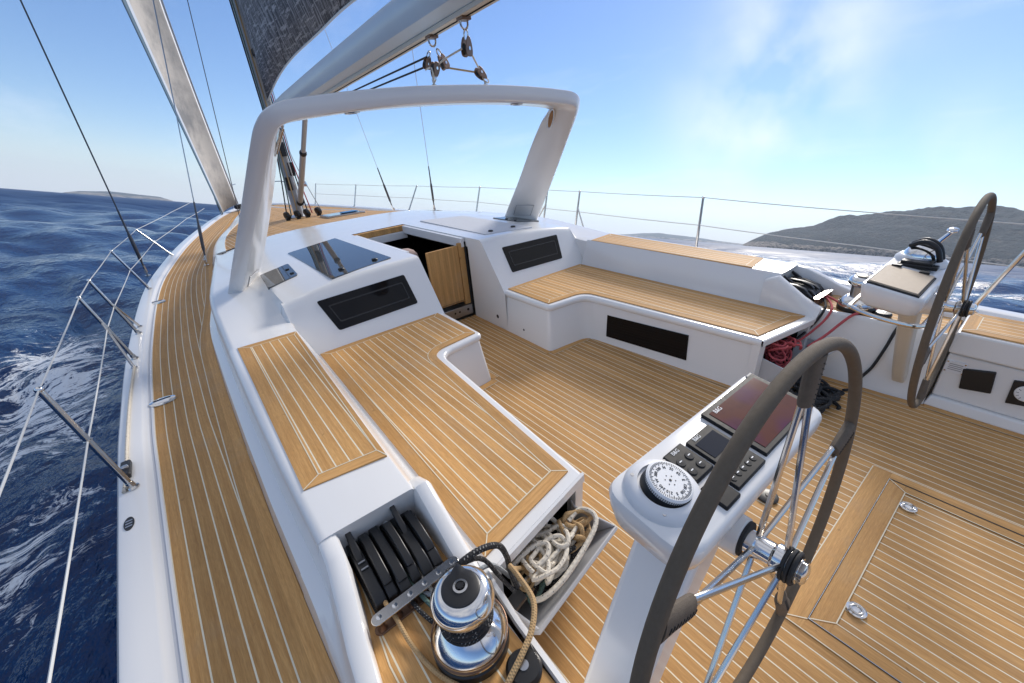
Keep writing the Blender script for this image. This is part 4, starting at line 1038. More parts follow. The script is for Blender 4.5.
for i, (x, m, lab) in enumerate([(-1.845, 'rope_blackfleck', 'chain-like flecked line entering the second clutch from the locker'), (-1.81, 'rope_green', 'green line entering the third clutch from under the teak'), (-1.775, 'rope_white', 'white line entering the middle clutch'), (-1.712, 'rope_black', 'black line entering the last clutch by the bench')]):
    rope('halyard', lab, [(x, .80, .555), (x, .74, .55), (x, .60, .545), (x, .43, .535), (x + .01, .34, .525), (x + .03, .27, .515), (x + .05, .24, .508)], .0075, m)

def pile(name, label, c, ext, loops, r, mat, seed, rot=0., tight=.75, cat='rope coil'):
    rnd = random.Random(seed); pts = []
    n = 9; ph = rnd.random() * 6
    cx = cy = 0.
    for L in range(loops):
        cx, cy = rnd.uniform(-.42, .42) * ext[0], rnd.uniform(-.42, .42) * ext[1]
        ra, rb = ext[0] * rnd.uniform(.28, .62) * tight, ext[1] * rnd.uniform(.35, .8) * tight; th = rnd.uniform(0, 3.14)
        zz = -ext[2] + 2 * ext[2] * (L + rnd.uniform(-.6, .6)) / loops
        for k in range(n):
            a = ph + 2 * math.pi * k / n * rnd.uniform(.96, 1.04)
            x0, y0 = ra * math.cos(a), rb * math.sin(a)
            x = cx + x0 * math.cos(th) - y0 * math.sin(th); y = cy + x0 * math.sin(th) + y0 * math.cos(th)
            x = max(-ext[0], min(ext[0], x)); y = max(-ext[1], min(ext[1], y))
            z = zz + rnd.uniform(-.35, .35) * ext[2]
            xr = x * math.cos(rot) - y * math.sin(rot); yr = x * math.sin(rot) + y * math.cos(rot)
            pts.append((c[0] + xr, c[1] + yr, c[2] + max(-ext[2], min(ext[2], z))))
    mb = MB(); mb.tube(smooth_path(pts, 4), r, 8); return tag(mb.build(name, mat, origin=c), label, cat)
bc = (-1.235, .335, .0); br = R(10)
pile('rope_coil', 'heap of white flecked rope loops in the near open bin', (-1.25, .335, .285), (.25, .115, .05), 9, .0105, 'rope_white', 3, br)
pile('rope_coil', 'heap of tan rope loops at the inner end of the near bin', (-1.13, .36, .29), (.17, .09, .05), 6, .0105, 'rope_tan', 11, br)
pile('rope_coil', 'cream rope strewn in wide loops on top of the near bin', (-1.26, .335, .325), (.23, .10, .03), 5, .0095, 'rope_white', 17, br)
pile('rope_coil', 'thin cream line tangled at the outer end of the near bin', (-1.38, .325, .29), (.12, .09, .05), 6, .007, 'rope_tan', 29, br)
pile('rope_coil', 'heap of black flecked rope lying deepest in the near bin', (-1.24, .37, .21), (.25, .10, .075), 14, .0105, 'rope_blackfleck', 21, br)
pile('rope_coil', 'grey green rope loops between the white and black ropes in the near bin', (-1.33, .35, .23), (.16, .09, .04), 4, .009, 'rope_green', 5, br)
rope('rope_end', 'white flecked rope looped along the front of the near bin', [(-1.44, .24, .26), (-1.40, .205, .285), (-1.30, .20, .30), (-1.15, .23, .315), (-1.03, .27, .33), (-.995, .32, .335), (-1.02, .375, .33), (-1.10, .37, .32)], .0112, 'rope_white')
rope('rope_end', 'white flecked rope curled like a hook under the fascia of the near bin', [(-1.46, .36, .33), (-1.38, .365, .345), (-1.30, .36, .35), (-1.265, .33, .35), (-1.30, .295, .345), (-1.36, .29, .34)], .0112, 'rope_white')
pile('rope_coil', 'tangle of red rope in the far open bin', (1.17, .42, .27), (.20, .15, .10), 22, .0075, 'rope_red', 8, -br)
pile('rope_coil', 'pile of black rope on the sole below the far ledge', (1.18, .13, .055), (.30, .19, .05), 16, .011, 'rope_black', 9)
rope('sheet_rope', 'thin red rope hanging from the far organiser bar into the bin', [(1.86, .52, .56), (1.80, .36, .535), (1.68, .28, .525), (1.60, .255, .51), (1.545, .27, .44), (1.47, .33, .33), (1.36, .38, .27)], .0085, 'rope_red', group=None)
rope('sheet_rope', 'dark rope hanging beside the red one into the far bin', [(1.83, .52, .56), (1.78, .38, .535), (1.68, .32, .525), (1.61, .30, .51), (1.56, .315, .43), (1.50, .36, .33), (1.42, .40, .27)], .0085, 'rope_black')
rope('sheet_rope', 'red and black rope drooping from the winch base over the far ledge', [(1.79, .03, .53), (1.70, .08, .52), (1.61, .12, .515), (1.555, .16, .46), (1.46, .22, .36), (1.36, .28, .29)], .0095, 'rope_red')
rope('sheet_rope', 'black rope hanging down the white wall beside the far leg', [(1.80, -.20, .52), (1.66, -.16, .525), (1.60, -.14, .49), (1.575, -.12, .34), (1.56, -.09, .18), (1.545, -.05, .07), (1.50, -.06, .012), (1.40, .0, .012)], .0105, 'rope_black')
rope('sheet_rope', 'red rope end crossing the teak of the far ledge by the clutches', [(1.90, .44, .53), (1.84, .38, .54), (1.78, .30, .54), (1.72, .20, .52), (1.70, .10, .512)], .008, 'rope_red')

# ---- stanchions, lifelines
ST = [1.95, 3.93, 4.63, 6.46, 8.70, 10.9, 12.7]
STOP = [(2.745, 1.985, 1.056), (2.800, 3.935, 1.012), (2.797, 4.63, 1.0), (2.745, 6.47, .965), (2.55, 8.72, .92), (1.95, 10.95, .93), (1.45, 12.75, .95)]
def railx(y): return hb(y) - .078
def make_stanchion(s, y, label, brace=0, hgt=.60):
    x = railx(y); tx_, ty_, tz_ = STOP[ST.index(y)]; root = thing('stanchion', label, 'stanchion', (s * x, y, .428), 'lifeline stanchions')
    top = V((s * tx_, ty_, tz_)); ft = V((s * x, y, .428))
    mb = MB(); mb.tube([ft, top], [.0145, .0135], 12); mb.build('tube', 'steel', root)
    mb = MB(); mb.lathe([(.028, 0), (.028, .006), (.019, .014), (.017, .04)], ft, (top - ft), 16); mb.build('foot', 'steel', root)
    mb = MB(); mb.ball(top, .017, 12); mb.build('cap', 'chrome', root)
    mb = MB(); mid = ft + (top - ft) * .52; mb.torus(mid, (top - ft), .0155, .0035, 16, 6); mb.build('eye', 'steel', root)
    if brace:
        mb = MB(); e = V((s * (railx(y + brace) + .0), y + brace, .43)); mb.tube([ft + (top - ft) * .62, e], .0105, 10); mb.lathe([(.022, 0), (.022, .005), (.014, .012)], e, n=14); mb.build('brace', 'steel', root)
    return top, mid
names = {(-1, 0): 'steel stanchion nearest the camera on the water side of the teak deck', (-1, 1): 'braced steel gate stanchion, nearer one of the pair over the foam', (-1, 2): 'braced steel gate stanchion, farther one of the pair over the foam', (-1, 3): 'thin steel stanchion just aft of the dark shroud on the port rail', (-1, 4): 'small steel stanchion forward of the port shrouds against the water',
         (-1, 5): 'tiny steel stanchion on the port bow before the headsail', (-1, 6): 'port bow stanchion right by the headsail tack',
         (1, 0): 'tall steel stanchion behind the far teak coaming pad', (1, 1): 'far gate stanchion with its brace leaning to the right', (1, 2): 'far gate stanchion with its brace leaning left, right of the arch leg', (1, 3): 'far thin stanchion just left of the arch leg', (1, 4): 'far thin stanchion right of the white turnbuckle', (1, 5): 'far thin stanchion left of the white turnbuckles', (1, 6): 'far thin stanchion nearest the vang on the skyline'}
TOP = {-1: [], 1: []}; MID = {-1: [], 1: []}
for s in (-1, 1):
    for i, y in enumerate(ST):
        if s < 0 and i >= 5: x = railx(y); TOP[s].append(V((s * STOP[i][0], STOP[i][1], STOP[i][2]))); MID[s].append(V((s * (x + .04), y, .74))); continue
        t, m = make_stanchion(s, y, names[(s, i)], {1: -.22, 2: .22}.get(i, 0))
        TOP[s].append(t); MID[s].append(m)
for s in (-1, 1):
    side = 'port' if s < 0 else 'starboard'
    a = V((s * 2.64, -.55, 1.05)) if s > 0 else V((-2.66, -.9, 1.05))
    aft = [V((s * 2.63, -2.4, 1.06)), V((s * 2.70, .6, 1.035))]
    for nm, P, lab in (('upper', [aft[0], aft[1] if s > 0 else V((-2.725, .3, 1.03))] + TOP[s], None), ('lower', [V((s * 2.6, -2.4, .75)), V((s * 2.68, .4, .745))] + MID[s], None)):
        Q = []
        for p, q in zip(P, P[1:]):
            L = (q - p).length; 
            for k in range(6): t = k / 6; Q.append(p + (q - p) * t + V((0, 0, -.012 * L * t * (1 - t))))
        Q.append(P[-1]); mb = MB(); mb.tube(Q, .0042, 6)
        txt = {('upper', -1): 'upper white lifeline wire over the water on the port side', ('lower', -1): 'lower white lifeline wire at half height over the water', ('upper', 1): 'upper lifeline wire along the far skyline', ('lower', 1): 'lower lifeline wire behind the far coaming'}[(nm, s)]
        tag(mb.build('lifeline', 'wire', origin=P[0]), txt, 'lifeline', 'lifelines')
# stern rail
for s in (1,):
    root = thing('stern_rail', 'bent steel stern rail beyond the far wheel', 'rail', (2.42, -.42, .44))
    mb = MB(); mb.tube(smooth_path([(2.42, -.415, .43), (2.42, -.42, .50), (2.42, -.445, .60), (2.42, -.50, .80), (2.42, -.555, .98), (2.41, -.62, 1.05), (2.38, -1.4, 1.06), (2.34, -2.4, 1.06)], 5), .015, 10); mb.build('tube', 'steel', root)
    mb = MB(); mb.lathe([(.032, 0), (.032, .006), (.02, .016)], (2.42, -.415, .43), n=16); mb.build('foot', 'steel', root)
# bow pulpit
root = thing('pulpit', 'low steel bow pulpit seen past the vang', 'rail', (0, 15, .43))
mb = MB()
for s in (-1, 1):
    mb.tube(smooth_path([(s * .95, 13.6, .43), (s * .93, 13.75, 1.0), (s * .6, 14.7, 1.04), (s * .18, 15.3, 1.06)], 6), .013, 8); mb.tube([(s * .5, 14.9, .43), (s * .5, 14.9, 1.045)], .012, 8)
mb.build('tube', 'steel', root)
# port rail fairlead, jack line, badge, cleats
root = thing('rail_fairlead', 'black fairlead block on the white rail by the near stanchion', 'fairlead', (-2.682, 2.12, .428))
mb = MB(); mb.box(-2.705, -2.66, 2.05, 2.20, .429, .462); mb.build('cheek', 'black', root, bevel=.008)
mb = MB(); mb.lathe([(.018, 0), (.018, .01), (.008, .014)], (-2.682, 2.12, .460), n=16); mb.build('pin', 'alu', root)
rope('rail_line', 'braided white line lying along the white rail', [(-2.69, 1.93, .436), (-2.683, 2.06, .44), (-2.69, 2.4, .437), (-2.692, 2.9, .437), (-2.688, 3.3, .437), (-2.675, 3.7, .44)], .009, 'rope_white')
root = thing('deck_badge', 'dark oval badge on the white rail near the bottom left', 'badge', (-2.665, 1.66, .4285))
mb = MB(); ring = [(-2.665 + .020 * math.cos(2 * math.pi * k / 24) * 1.0, 1.66 + .048 * math.sin(2 * math.pi * k / 24)) for k in range(24)]; mb.prism(ring, .428, .4315); mb.build('plate', 'black', root)
mb = MB(); 
for k in range(3): mb.box(-2.678 + .0, -2.652, 1.635 + .02 * k, 1.643 + .02 * k, .4316, .4322)
mb.build('mark', 'alu', root)
for i, (x, y, lab) in enumerate([(-2.515, 2.93, 'chrome fold-down cleat on the teak side deck near the gate stanchion'), (-2.50, 5.75, 'chrome fold-down cleat on the teak side deck by the thin stanchion')]):
    root = thing('deck_cleat', lab, 'cleat', (x, y, .405), 'fold-down deck cleats')
    mb = MB(); rows = []
    for z, k in ((.0, 1.), (.012, .95), (.018, .7), (.02, .3)):
        rows.append([(x + .085 * k * math.cos(2 * math.pi * q / 24) * .95 + .0, y + .05 * k * math.sin(2 * math.pi * q / 24), .405 + z) for q in range(24)])
    mb.loft(rows); mb.build('body', 'chrome', root)
    mb = MB(); mb.box(x - .05, x + .05, y - .004, y + .004, .4255, .428); mb.build('slot', 'rubber', root)

# ---- rig
mast = thing('mast', 'grey mast rising behind the arch with lines at its foot', 'mast', (0, 9.0, .66))
mb = MB(); rings = []
for z in (.60, 3, 8, 14, 21.5):
    rings.append([(.095 * math.cos(2 * math.pi * k / 20), 9.0 + (z - .6) * -.012 + .16 * math.sin(2 * math.pi * k / 20), z) for k in range(20)])
mb.loft(rings); tube_ = mb.build('tube', 'mast', mast)
mb = MB(); mb.lathe([(.20, .0), (.20, .03), (.14, .05)], (0, 9.0, .645), n=24); mb.build('collar', 'alu', mast)
mb = MB()
for (x, y, z) in ((-.06, 8.83, 1.3), (.06, 8.83, 1.55), (.0, 8.81, 1.9)): mb.box(x - .045, x + .045, y - .05, y + .03, z - .12, z + .12)
mb.build('jammer', 'black', mast, bevel=.01)
mb = MB(); mb.lathe([(.055, 0), (.058, .05), (.04, .06), (.045, .14), (.05, .16)], (.10, 8.84, 1.25), (1, -.5, .1), 20); mb.build('winch', 'chrome', mast)
for s in (-1, 1):
    mb = MB(); mb.tube([(s * .08, 8.9, 7.2), (s * 2.47, 7.66, 7.45)], [.05, .03], 10); mb.build('spreader', 'mast', mast)
for i, (x0, x1, m, lab) in enumerate([(-.10, -.22, 'rope_green', 'dark green halyard at the left of the mast foot'), (-.05, -.09, 'rope_tan', 'tan halyard down the mast'), (.03, .03, 'rope_white', 'white halyard down the mast'), (.09, .17, 'rope_red', 'red brown halyard at the right of the mast foot'), (.12, .36, 'rope_grey', 'thin grey line from the gooseneck to a deck block right of the mast'), (-.13, -.30, 'rope_black', 'black line leading to the leftmost block at the mast foot'), (.06, .10, 'rope_black', 'black halyard down the right face of the mast')]):
    rope('halyard', lab, [(x0, 8.80, 6.0), (x0, 8.78, 2.4), (x0 * 1.1, 8.78, 1.7), (x1, 8.66, .73)], .011 if i != 4 else .007, m, k=4)
for i, (x, y, lab) in enumerate([(-.30, 8.62, 'black turning block left of the mast foot'), (.26, 8.55, 'black turning block right of the mast foot'), (.05, 8.56, 'black turning block in front of the mast foot'), (-.12, 8.58, 'small black block just left of the mast foot')]):
    root = thing('deck_block', lab, 'block', (x, y, roofz(x, y)), 'mast foot blocks'); z = roofz(x, y)
    mb = MB(); mb.lathe([(.02, -.03), (.075, -.028), (.08, 0), (.075, .028), (.02, .03)], (x, y, z + .08), (.9, .3, .2), 18); mb.build('sheave', 'black', root)
    mb = MB(); mb.box(x - .035, x + .035, y - .045, y + .045, z - .004, z + .05); mb.build('base', 'black', root, bevel=.01)
mb = MB()
root = thing('deck_hatch', 'flat deck hatch with pale blue sheen in front of the mast foot', 'hatch', (.45, 7.85, roofz(.45, 7.85)))
mb = MB(); q = [(.12, 7.4), (.80, 7.45), (.78, 8.15), (.15, 8.10)]
mb.loft([[(x, y, roofz(x, y) - .01) for x, y in q], [(x, y, roofz(x, y) + .028) for x, y in q]]); f = mb.build('frame', 'alu', root, bevel=.006)
mb = MB(); q2 = inset(q, .035); mb.loft([[(x, y, roofz(x, y) + .02) for x, y in q2], [(x, y, roofz(x, y) + .031) for x, y in q2]]); mb.build('pane', 'hatchglass', root, bevel=.002)
mb = MB(); q3 = [(.42, 7.55), (.72, 7.6), (.70, 7.85), (.45, 7.83)]; mb.loft([[(x, y, roofz(x, y) + .034) for x, y in q3], [(x, y, roofz(x, y) + .05) for x, y in q3]]); tag(mb.build('folded_cloth', 'blue_cloth', bevel=.006), 'small folded blue cloth lying on the deck hatch by the mast', 'cloth')
# boom
boom = thing('boom', 'broad blue grey boom slanting up across the top of the picture', 'boom', (0, 8.75, 2.45))
def boom_z(y): return 2.526 + (5.31 - y) * .0555     # underside
mb = MB(); rings = []
for y in (8.78, 8.5, 7.5, 5.5, 3.5, 1.6, 1.2):
    z0 = boom_z(y); h = interp([(1.2, .27), (4, .275), (7.5, .27), (8.78, .24)], y); x = .03 + (8.8 - y) * .004; wd = interp([(1.2, .13), (4, .16), (8.78, .09)], y)
    sec = [(-.045, 0), (.045, 0), (wd * .8, h * .18), (wd, h * .5), (wd * .95, h * .85), (wd * .8, h), (-wd * .8, h), (-wd * .95, h * .85), (-wd, h * .5), (-wd * .8, h * .18)]
    rings.append([(x + a, y, z0 + b) for a, b in sec][::-1])
mb.loft(rings, 0); mb.build('spar', 'boom', boom, angle=30)
mb = MB(); rings = []
for y in (8.6, 5.5, 3.5, 1.25): x = .03 + (8.8 - y) * .004; z = boom_z(y); rings.append([(x - .05, y, z - .034), (x + .05, y, z - .034), (x + .05, y, z - .002), (x - .05, y, z - .002)])
mb.loft(rings); mb.build('track', 'cream', boom, bevel=.004)
mb = MB(); mb.tube([(.03 + (8.8 - y) * .004 + .0, y, boom_z(y) - .037) for y in (8.2, 6, 4, 1.3)], .005, 6); mb.build('outhaul', 'rope_black', boom)
mb = MB(); mb.box(-.07, .11, 8.70, 8.90, 2.36, 2.56); mb.build('gooseneck', 'black', boom, bevel=.02)
vang = thing('boom_vang', 'grey telescopic vang strut between mast foot and boom', 'vang', (.02, 8.72, .95))
mb = MB(); a, b = V((.02, 8.72, .95)), V((.05, 6.85, 2.40)); m_ = a + (b - a) * .6
mb.tube([a, m_], .05, 14); mb.build('tube', 'mast', vang)
mb = MB(); mb.tube([m_, b], .038, 14); mb.build('ram', 'mast', vang)
mb = MB(); mb.ball(a, .07); mb.ball(b, .065); mb.ball(m_, .062, 12); mb.build('joint', 'black', vang)
for i, dz in enumerate((0, .10)):
    rope('control_line', ('upper' if i else 'lower') + ' thin dark line stretched under the boom towards the arch blocks', [(.05, 6.9, 2.36 - dz * .3), (.06, 4.8, 2.44 - dz * .5), (.0, 2.98, 2.485 - dz * .6)], .008, 'rope_black', k=3)
# mainsheet blocks
def block(label, c, d, k=1.):
    c = V(c); root = thing('mainsheet_block', label, 'block', c, 'mainsheet blocks'); d = V(d).normalized(); ax = V((.35, -1, .1)); ax = (ax - d * ax.dot(d)).normalized(); sd = d.cross(ax)
    mb = MB()
    for q in (-1, 1):
        ring = [c + d * (.058 * k * math.cos(t) + .012 * k * math.cos(2 * t)) + sd * .036 * k * math.sin(t) + ax * q * .016 * k for t in [2 * math.pi * i / 20 for i in range(20)]]
        mb.loft([ring, [p + ax * q * .007 * k for p in ring]], flip=(q > 0))
    mb.build('cheek', 'bronze', root, bevel=.002)
    mb = MB(); mb.lathe([(.01, -.014 * k), (.034 * k, -.013 * k), (.026 * k, 0), (.034 * k, .013 * k), (.01, .014 * k)], c, ax, 18); mb.build('sheave', 'black', root)
    mb = MB(); mb.lathe([(.011 * k, -.026 * k), (.011 * k, .026 * k)], c, ax, 14); mb.build('pin', 'chrome', root)
    mb = MB(); e = c + d * .088 * k; mb.tube(smooth_path([c + d * .05 * k - ax * .014, e - ax * .016, e + d * .02, e + ax * .016, c + d * .05 * k + ax * .014], 4), .006, 8); mb.build('shackle', 'steel', root)
bx = lambda y: .03 + (8.8 - y) * .004
b1, b2 = V((bx(2.95), 2.95, boom_z(2.95) - .05)), V((bx(2.48), 2.48, boom_z(2.48) - .05))
f1, f2 = V((-.155, 2.66, 2.265)), V((.325, 2.66, 2.262))
def boom_bail(p, label):
    root = thing('boom_bail', label, 'shackle', p, 'boom bails'); mb = MB(); mb.tube(smooth_path([p + V((-.03, 0, .02)), p + V((-.028, 0, -.035)), p + V((0, 0, -.055)), p + V((.028, 0, -.035)), p + V((.03, 0, .02))], 4), .008, 8); mb.build('loop', 'steel', root)
    mb = MB(); mb.box(p.x - .04, p.x + .04, p.y - .04, p.y + .04, p.z - .004, p.z + .02); mb.build('base', 'bronze', root, bevel=.005)
boom_bail(b1, 'steel shackle under the boom over the left block cluster'); boom_bail(b2, 'steel shackle under the boom over the right block')
q1 = b1 + V((.02, -.02, -.15)); q2 = b1 + V((-.06, .03, -.17)); q3 = b2 + V((.0, .0, -.17)); q4 = f1 + V((.03, 0, .10)); q5 = f2 + V((-.045, .0, .075))
block('upper right block of the left mainsheet cluster under the boom', q1 + V((.05, 0, -.02)), (-.5, 0, 1)); block('upper left block of the left mainsheet cluster under the boom', q2, (.4, 0, 1), .85)
block('hanging block on the right under the boom shackle', q3, (.05, 0, 1), 1.1); block('lower left mainsheet block on the arch', q4, (-.3, 0, -1), .9); block('lower right mainsheet block lying on the arch', q5, (.75, 0, -.65), .95)
rope('mainsheet', 'mainsheet rope leading from the right boom block to the arch', [q3 + V((.03, 0, -.02)), q5 + V((0, 0, .02)), f2], .007, 'rope_white', k=3)
rope('mainsheet', 'mainsheet rope crossing from the left cluster to the right arch block', [q1 + V((.07, 0, -.05)), q5], .007, 'rope_tan', k=3)
rope('mainsheet', 'mainsheet rope between the right boom block and the left arch block', [q3 + V((-.04, 0, 0)), q4 + V((.02, 0, .02)), f1], .007, 'rope_white', k=3)
rope('mainsheet', 'short white rope from the left cluster down to the arch', [q2 + V((-.02, 0, -.04)), q4 + V((-.03, 0, 0)), f1], .006, 'rope_white', k=3)

# sails
def sail_mat(name, kind):
    m, nt, b = new_mat(name); setp(b, rough=.65)
    uv = nd(nt, 'ShaderNodeUVMap'); uv.uv_map = 'UVMap'; sx = nd(nt, 'ShaderNodeSeparateXYZ'); lk(nt, uv.outputs[0], sx.inputs[0])
    tc = nd(nt, 'ShaderNodeTexCoord')
    if kind == 'main':
        mp = nd(nt, 'ShaderNodeMapping'); mp.inputs['Scale'].default_value = (5., 26., 2.4); mp.inputs['Rotation'].default_value = (R(28), 0, 0); lk(nt, tc.outputs['Object'], mp.inputs[0])
        mp2 = nd(nt, 'ShaderNodeMapping'); mp2.inputs['Scale'].default_value = (5., 2.2, 24.); mp2.inputs['Rotation'].default_value = (R(-38), 0, 0); lk(nt, tc.outputs['Object'], mp2.inputs[0])
        a = noise(nt, mp.outputs[0], 1.3, 4, .75); c = noise(nt, mp2.outputs[0], 1.3, 4, .75)
        t1 = ramp(nt, a, .49, .58); t2 = ramp(nt, c, .53, .62)
        col = mixc(nt, t1, (.080, .088, .102), (.38, .40, .43)); col = mixc(nt, math_n(nt, 'MULTIPLY', t2, .75), col, (.60, .61, .63))
        sm_ = math_n(nt, 'LESS_THAN', math_n(nt, 'FRACT', math_n(nt, 'MULTIPLY', math_n(nt, 'SUBTRACT', sx.outputs[1], math_n(nt, 'MULTIPLY', sx.outputs[0], 7.)), .42)), .018)
        col = mixc(nt, math_n(nt, 'MULTIPLY', sm_, .8), col, (.03, .032, .036)); lk(nt, col, b.inputs['Base Color'])
    else:
        u = sx.outputs[0]
        blot = noise(nt, tc.outputs['Object'], .9, 5, .65)
        col = mixc(nt, ramp(nt, blot, .40, .62), (.50, .455, .40), (.19, .185, .18))
        col = mixc(nt, math_n(nt, 'MULTIPLY', ramp(nt, u, .45, .95), .5), col, (.16, .155, .15))
        strip = math_n(nt, 'LESS_THAN', u, .30); col = mixc(nt, strip, col, (.50, .55, .62))
        strip = math_n(nt, 'LESS_THAN', u, .19); col = mixc(nt, strip, col, (.045, .11, .17))
        strip = math_n(nt, 'GREATER_THAN', u, .955); col = mixc(nt, strip, col, (.78, .79, .80))
        lk(nt, col, b.inputs['Base Color'])
    bump(nt, b, noise(nt, tc.outputs['Object'], 3., 4), .3, .03)
    return m
M['sail_main'] = sail_mat('laminate_mainsail', 'main'); M['sail_jib'] = sail_mat('laminate_headsail', 'jib')
mb = MB(); rows = []; uvs = []
foot = smooth_path([(0, 8.80, 2.70), (.015, 8.1, 2.86), (.02, 7.4, 2.97), (.02, 6.6, 3.04), (-.02, 5.4, 3.06), (-.10, 4.0, 3.06), (-.14, 2.6, 2.98), (.04, 1.5, 2.86)], 4)
NF = len(foot); NZ = 34
for i in range(NZ + 1):
    t = i / NZ; row = []; uvr = []
    zl = 2.70 + (21.2 - 2.70) * t; luff = V((0, 8.80 - (zl - 2.7) * .012, zl))
    leech = V((-.0 - 1.3 * t ** 1.1 * (1 - t) * 2.2, 1.5 + (8.3 - 1.5) * (t ** 1.15), 2.86 + (21.0 - 2.86) * t))
    for j in range(NF):
        u = j / (NF - 1)
        if i == 0: p = foot[j]
        else:
            f0 = foot[j]; fl = foot[0] + (foot[-1] - foot[0]) * u
            base = luff + (leech - luff) * u; sag = (f0 - fl) * (1 - t) ** 5
            ch = (leech - luff).length; p = base + sag + V((-1, -.15, 0)) * ch * .11 * math.sin(math.pi * u ** .8) * min(1, t * 4) 
        row.append(p); uvr.append((u, t * 18))
    rows.append(row); uvs.append(uvr)
mb.grid(rows, 0, uvs)
ms = mb.build('mainsail', 'sail_main', origin=(0, 8.8, 2.7)); tag(ms, 'dark grey laminate mainsail with threaded texture above the boom', 'sail')
md = ms.modifiers.new('cloth_thickness', 'SOLIDIFY'); md.thickness = .006
mb = MB(); mb.tube([p + V((0, 0, -.006)) for p in foot], .012, 6); mb.build('foot_rope', 'wire', ms)
mb = MB()
for z in (3.4, 4.3, 5.2): mb.box(-.03, .03, 8.60, 8.80, z - .05, z + .05)
mb.build('sail_slide', 'black', ms, bevel=.01)
mb = MB(); rows = []; uvs = []
T0 = V((-.42, 14.2, .60)); HD = V((0, 9.4, 20.3)); L0 = V((-.98, 12.9, .50)); CLW = V((-1.9, 10.5, 10.4))
for i in range(25):
    t = i / 24; lu = T0 + (HD - T0) * t + V((-.30, 0, 0)) * math.sin(math.pi * min(t * 1.6, 1)) ; 
    tt = min(t / .52, 1); le = L0 + (CLW - L0) * tt if t < .52 else CLW + (HD - CLW) * ((t - .52) / .48)
    row = []; uvr = []
    for j in range(13):
        u = j / 12; p = le + (lu - le) * u + V((-.5, -.2, 0)).normalized() * .09 * (lu - le).length * math.sin(math.pi * u); row.append(p); uvr.append((u, t))
    rows.append(row); uvs.append(uvr)
mb.grid(rows, 0, uvs)
jib = mb.build('headsail', 'sail_jib', origin=T0); tag(jib, 'narrow beige and blue headsail rising from the bow at upper left', 'sail')
md = jib.modifiers.new('cloth_thickness', 'SOLIDIFY'); md.thickness = .008
mb = MB(); mb.tube([rows[i][-1] for i in range(25)], .022, 8); mb.build('luff_foil', 'mast', jib)
mb = MB(); mb.lathe([(.09, 0), (.12, .02), (.12, .1), (.09, .12)], (-.42, 14.2, .46), n=18); mb.build('furler_drum', 'black', jib)
# shrouds
def shroud(label, a, b, r, mat='rod', tb=True):
    a, b = V(a), V(b); root = thing('shroud', label, 'shroud', a, 'shrouds'); d = (b - a).normalized()
    mb = MB(); mb.tube([a + d * (.9 if tb else 0), b], r, 6); mb.build('rod', mat, root)
    if tb:
        mb = MB(); mb.tube([a + d * .12, a + d * .20, a + d * .24, a + d * .55, a + d * .60, a + d * .92], [.012, .012, .022, .022, .014, .011], 10); mb.build('turnbuckle', 'rod', root)
        mb = MB(); mb.box(a.x - .012, a.x + .012, a.y - .03, a.y + .03, a.z - .02, a.z + .08); mb.tube([a + d * .04, a + d * .14], .016, 8); mb.lathe([(.035, 0), (.035, .008), (.02, .014)], a - V((0, 0, .008)), n=14); mb.build('chainplate', 'steel', root)
for s, lab in ((-1, 'dark rod shroud from the port rail rising to the top left corner'), (1, 'far whitish rod shroud with a turnbuckle at the skyline, under the arch')):
    shroud(lab, (s * 2.585, 7.39, .432) if s < 0 else (2.50, 7.95, .432), (s * 2.47, 7.66, 7.45), .0085 if s < 0 else .006, 'rod' if s < 0 else 'wire')
for s, lab in ((-1, 'thin inner shroud landing on the teak beside the arch leg'), (1, 'faint far inner shroud left of the whitish one')):
    shroud(lab, (s * 1.86, 7.32, .42) if s < 0 else (1.80, 8.5, .50), (s * .12, 8.8, 10.0), .007 if s < 0 else .0045, 'alu' if s < 0 else 'wire')
shroud('thin stay between the headsail and the mast', (-1.0, 9.5, .62), (0, 9.0, 10.5), .0065, 'rod', False)

# ================================================================== heel the boat
for o in list(scene.objects):
    if o.parent is None and o not in SEA_KEEP: o.matrix_basis = HEEL @ o.matrix_basis

# ================================================================== sea, land, sky
rng = np.random.default_rng(4)
NA = 760; radii = [1.0]
while radii[-1] < 5700: radii.append(radii[-1] * (1.0165 if radii[-1] < 400 else 1.05))
radii = np.array(radii); ang = np.linspace(0, 2 * np.pi, NA, endpoint=False)
Rr, Aa = np.meshgrid(radii, ang, indexing='ij'); X0 = (Rr * np.sin(Aa)); Y0 = (Rr * np.cos(Aa)) + 1.0
Z = np.zeros_like(X0); DX = np.zeros_like(X0); DY = np.zeros_like(X0)
wind = R(-118)      # waves run from starboard bow towards port quarter
spacing = np.maximum(Rr * 2 * np.pi / NA, Rr * .0165)
for k in range(78):
    lam = 0.75 * (32 / .75) ** (k / 77) * rng.uniform(.9, 1.1); th = wind + rng.normal(0, .55)
    amp = .0118 * lam ** .80 * rng.uniform(.5, 1.25); kk = 2 * np.pi / lam; ph = rng.uniform(0, 6.28)
    d = (np.sin(th), np.cos(th)); fade = np.clip(lam / (spacing * 3.2) - .6, 0, 1) * np.clip(1.6 - Rr / 900, 0.12, 1)
    arg = kk * (X0 * d[0] + Y0 * d[1]) + ph
    Z += amp * fade * np.sin(arg); DX -= .75 * amp * fade * d[0] * np.cos(arg); DY -= .75 * amp * fade * d[1] * np.cos(arg)
near = np.clip((np.hypot(X0 / 3.0, (Y0 - 6) / 9.5) - .9) / .5, 0, 1); near = near * .85 + .15    # hull calms the water alongside
Z *= near; DX *= near; DY *= near
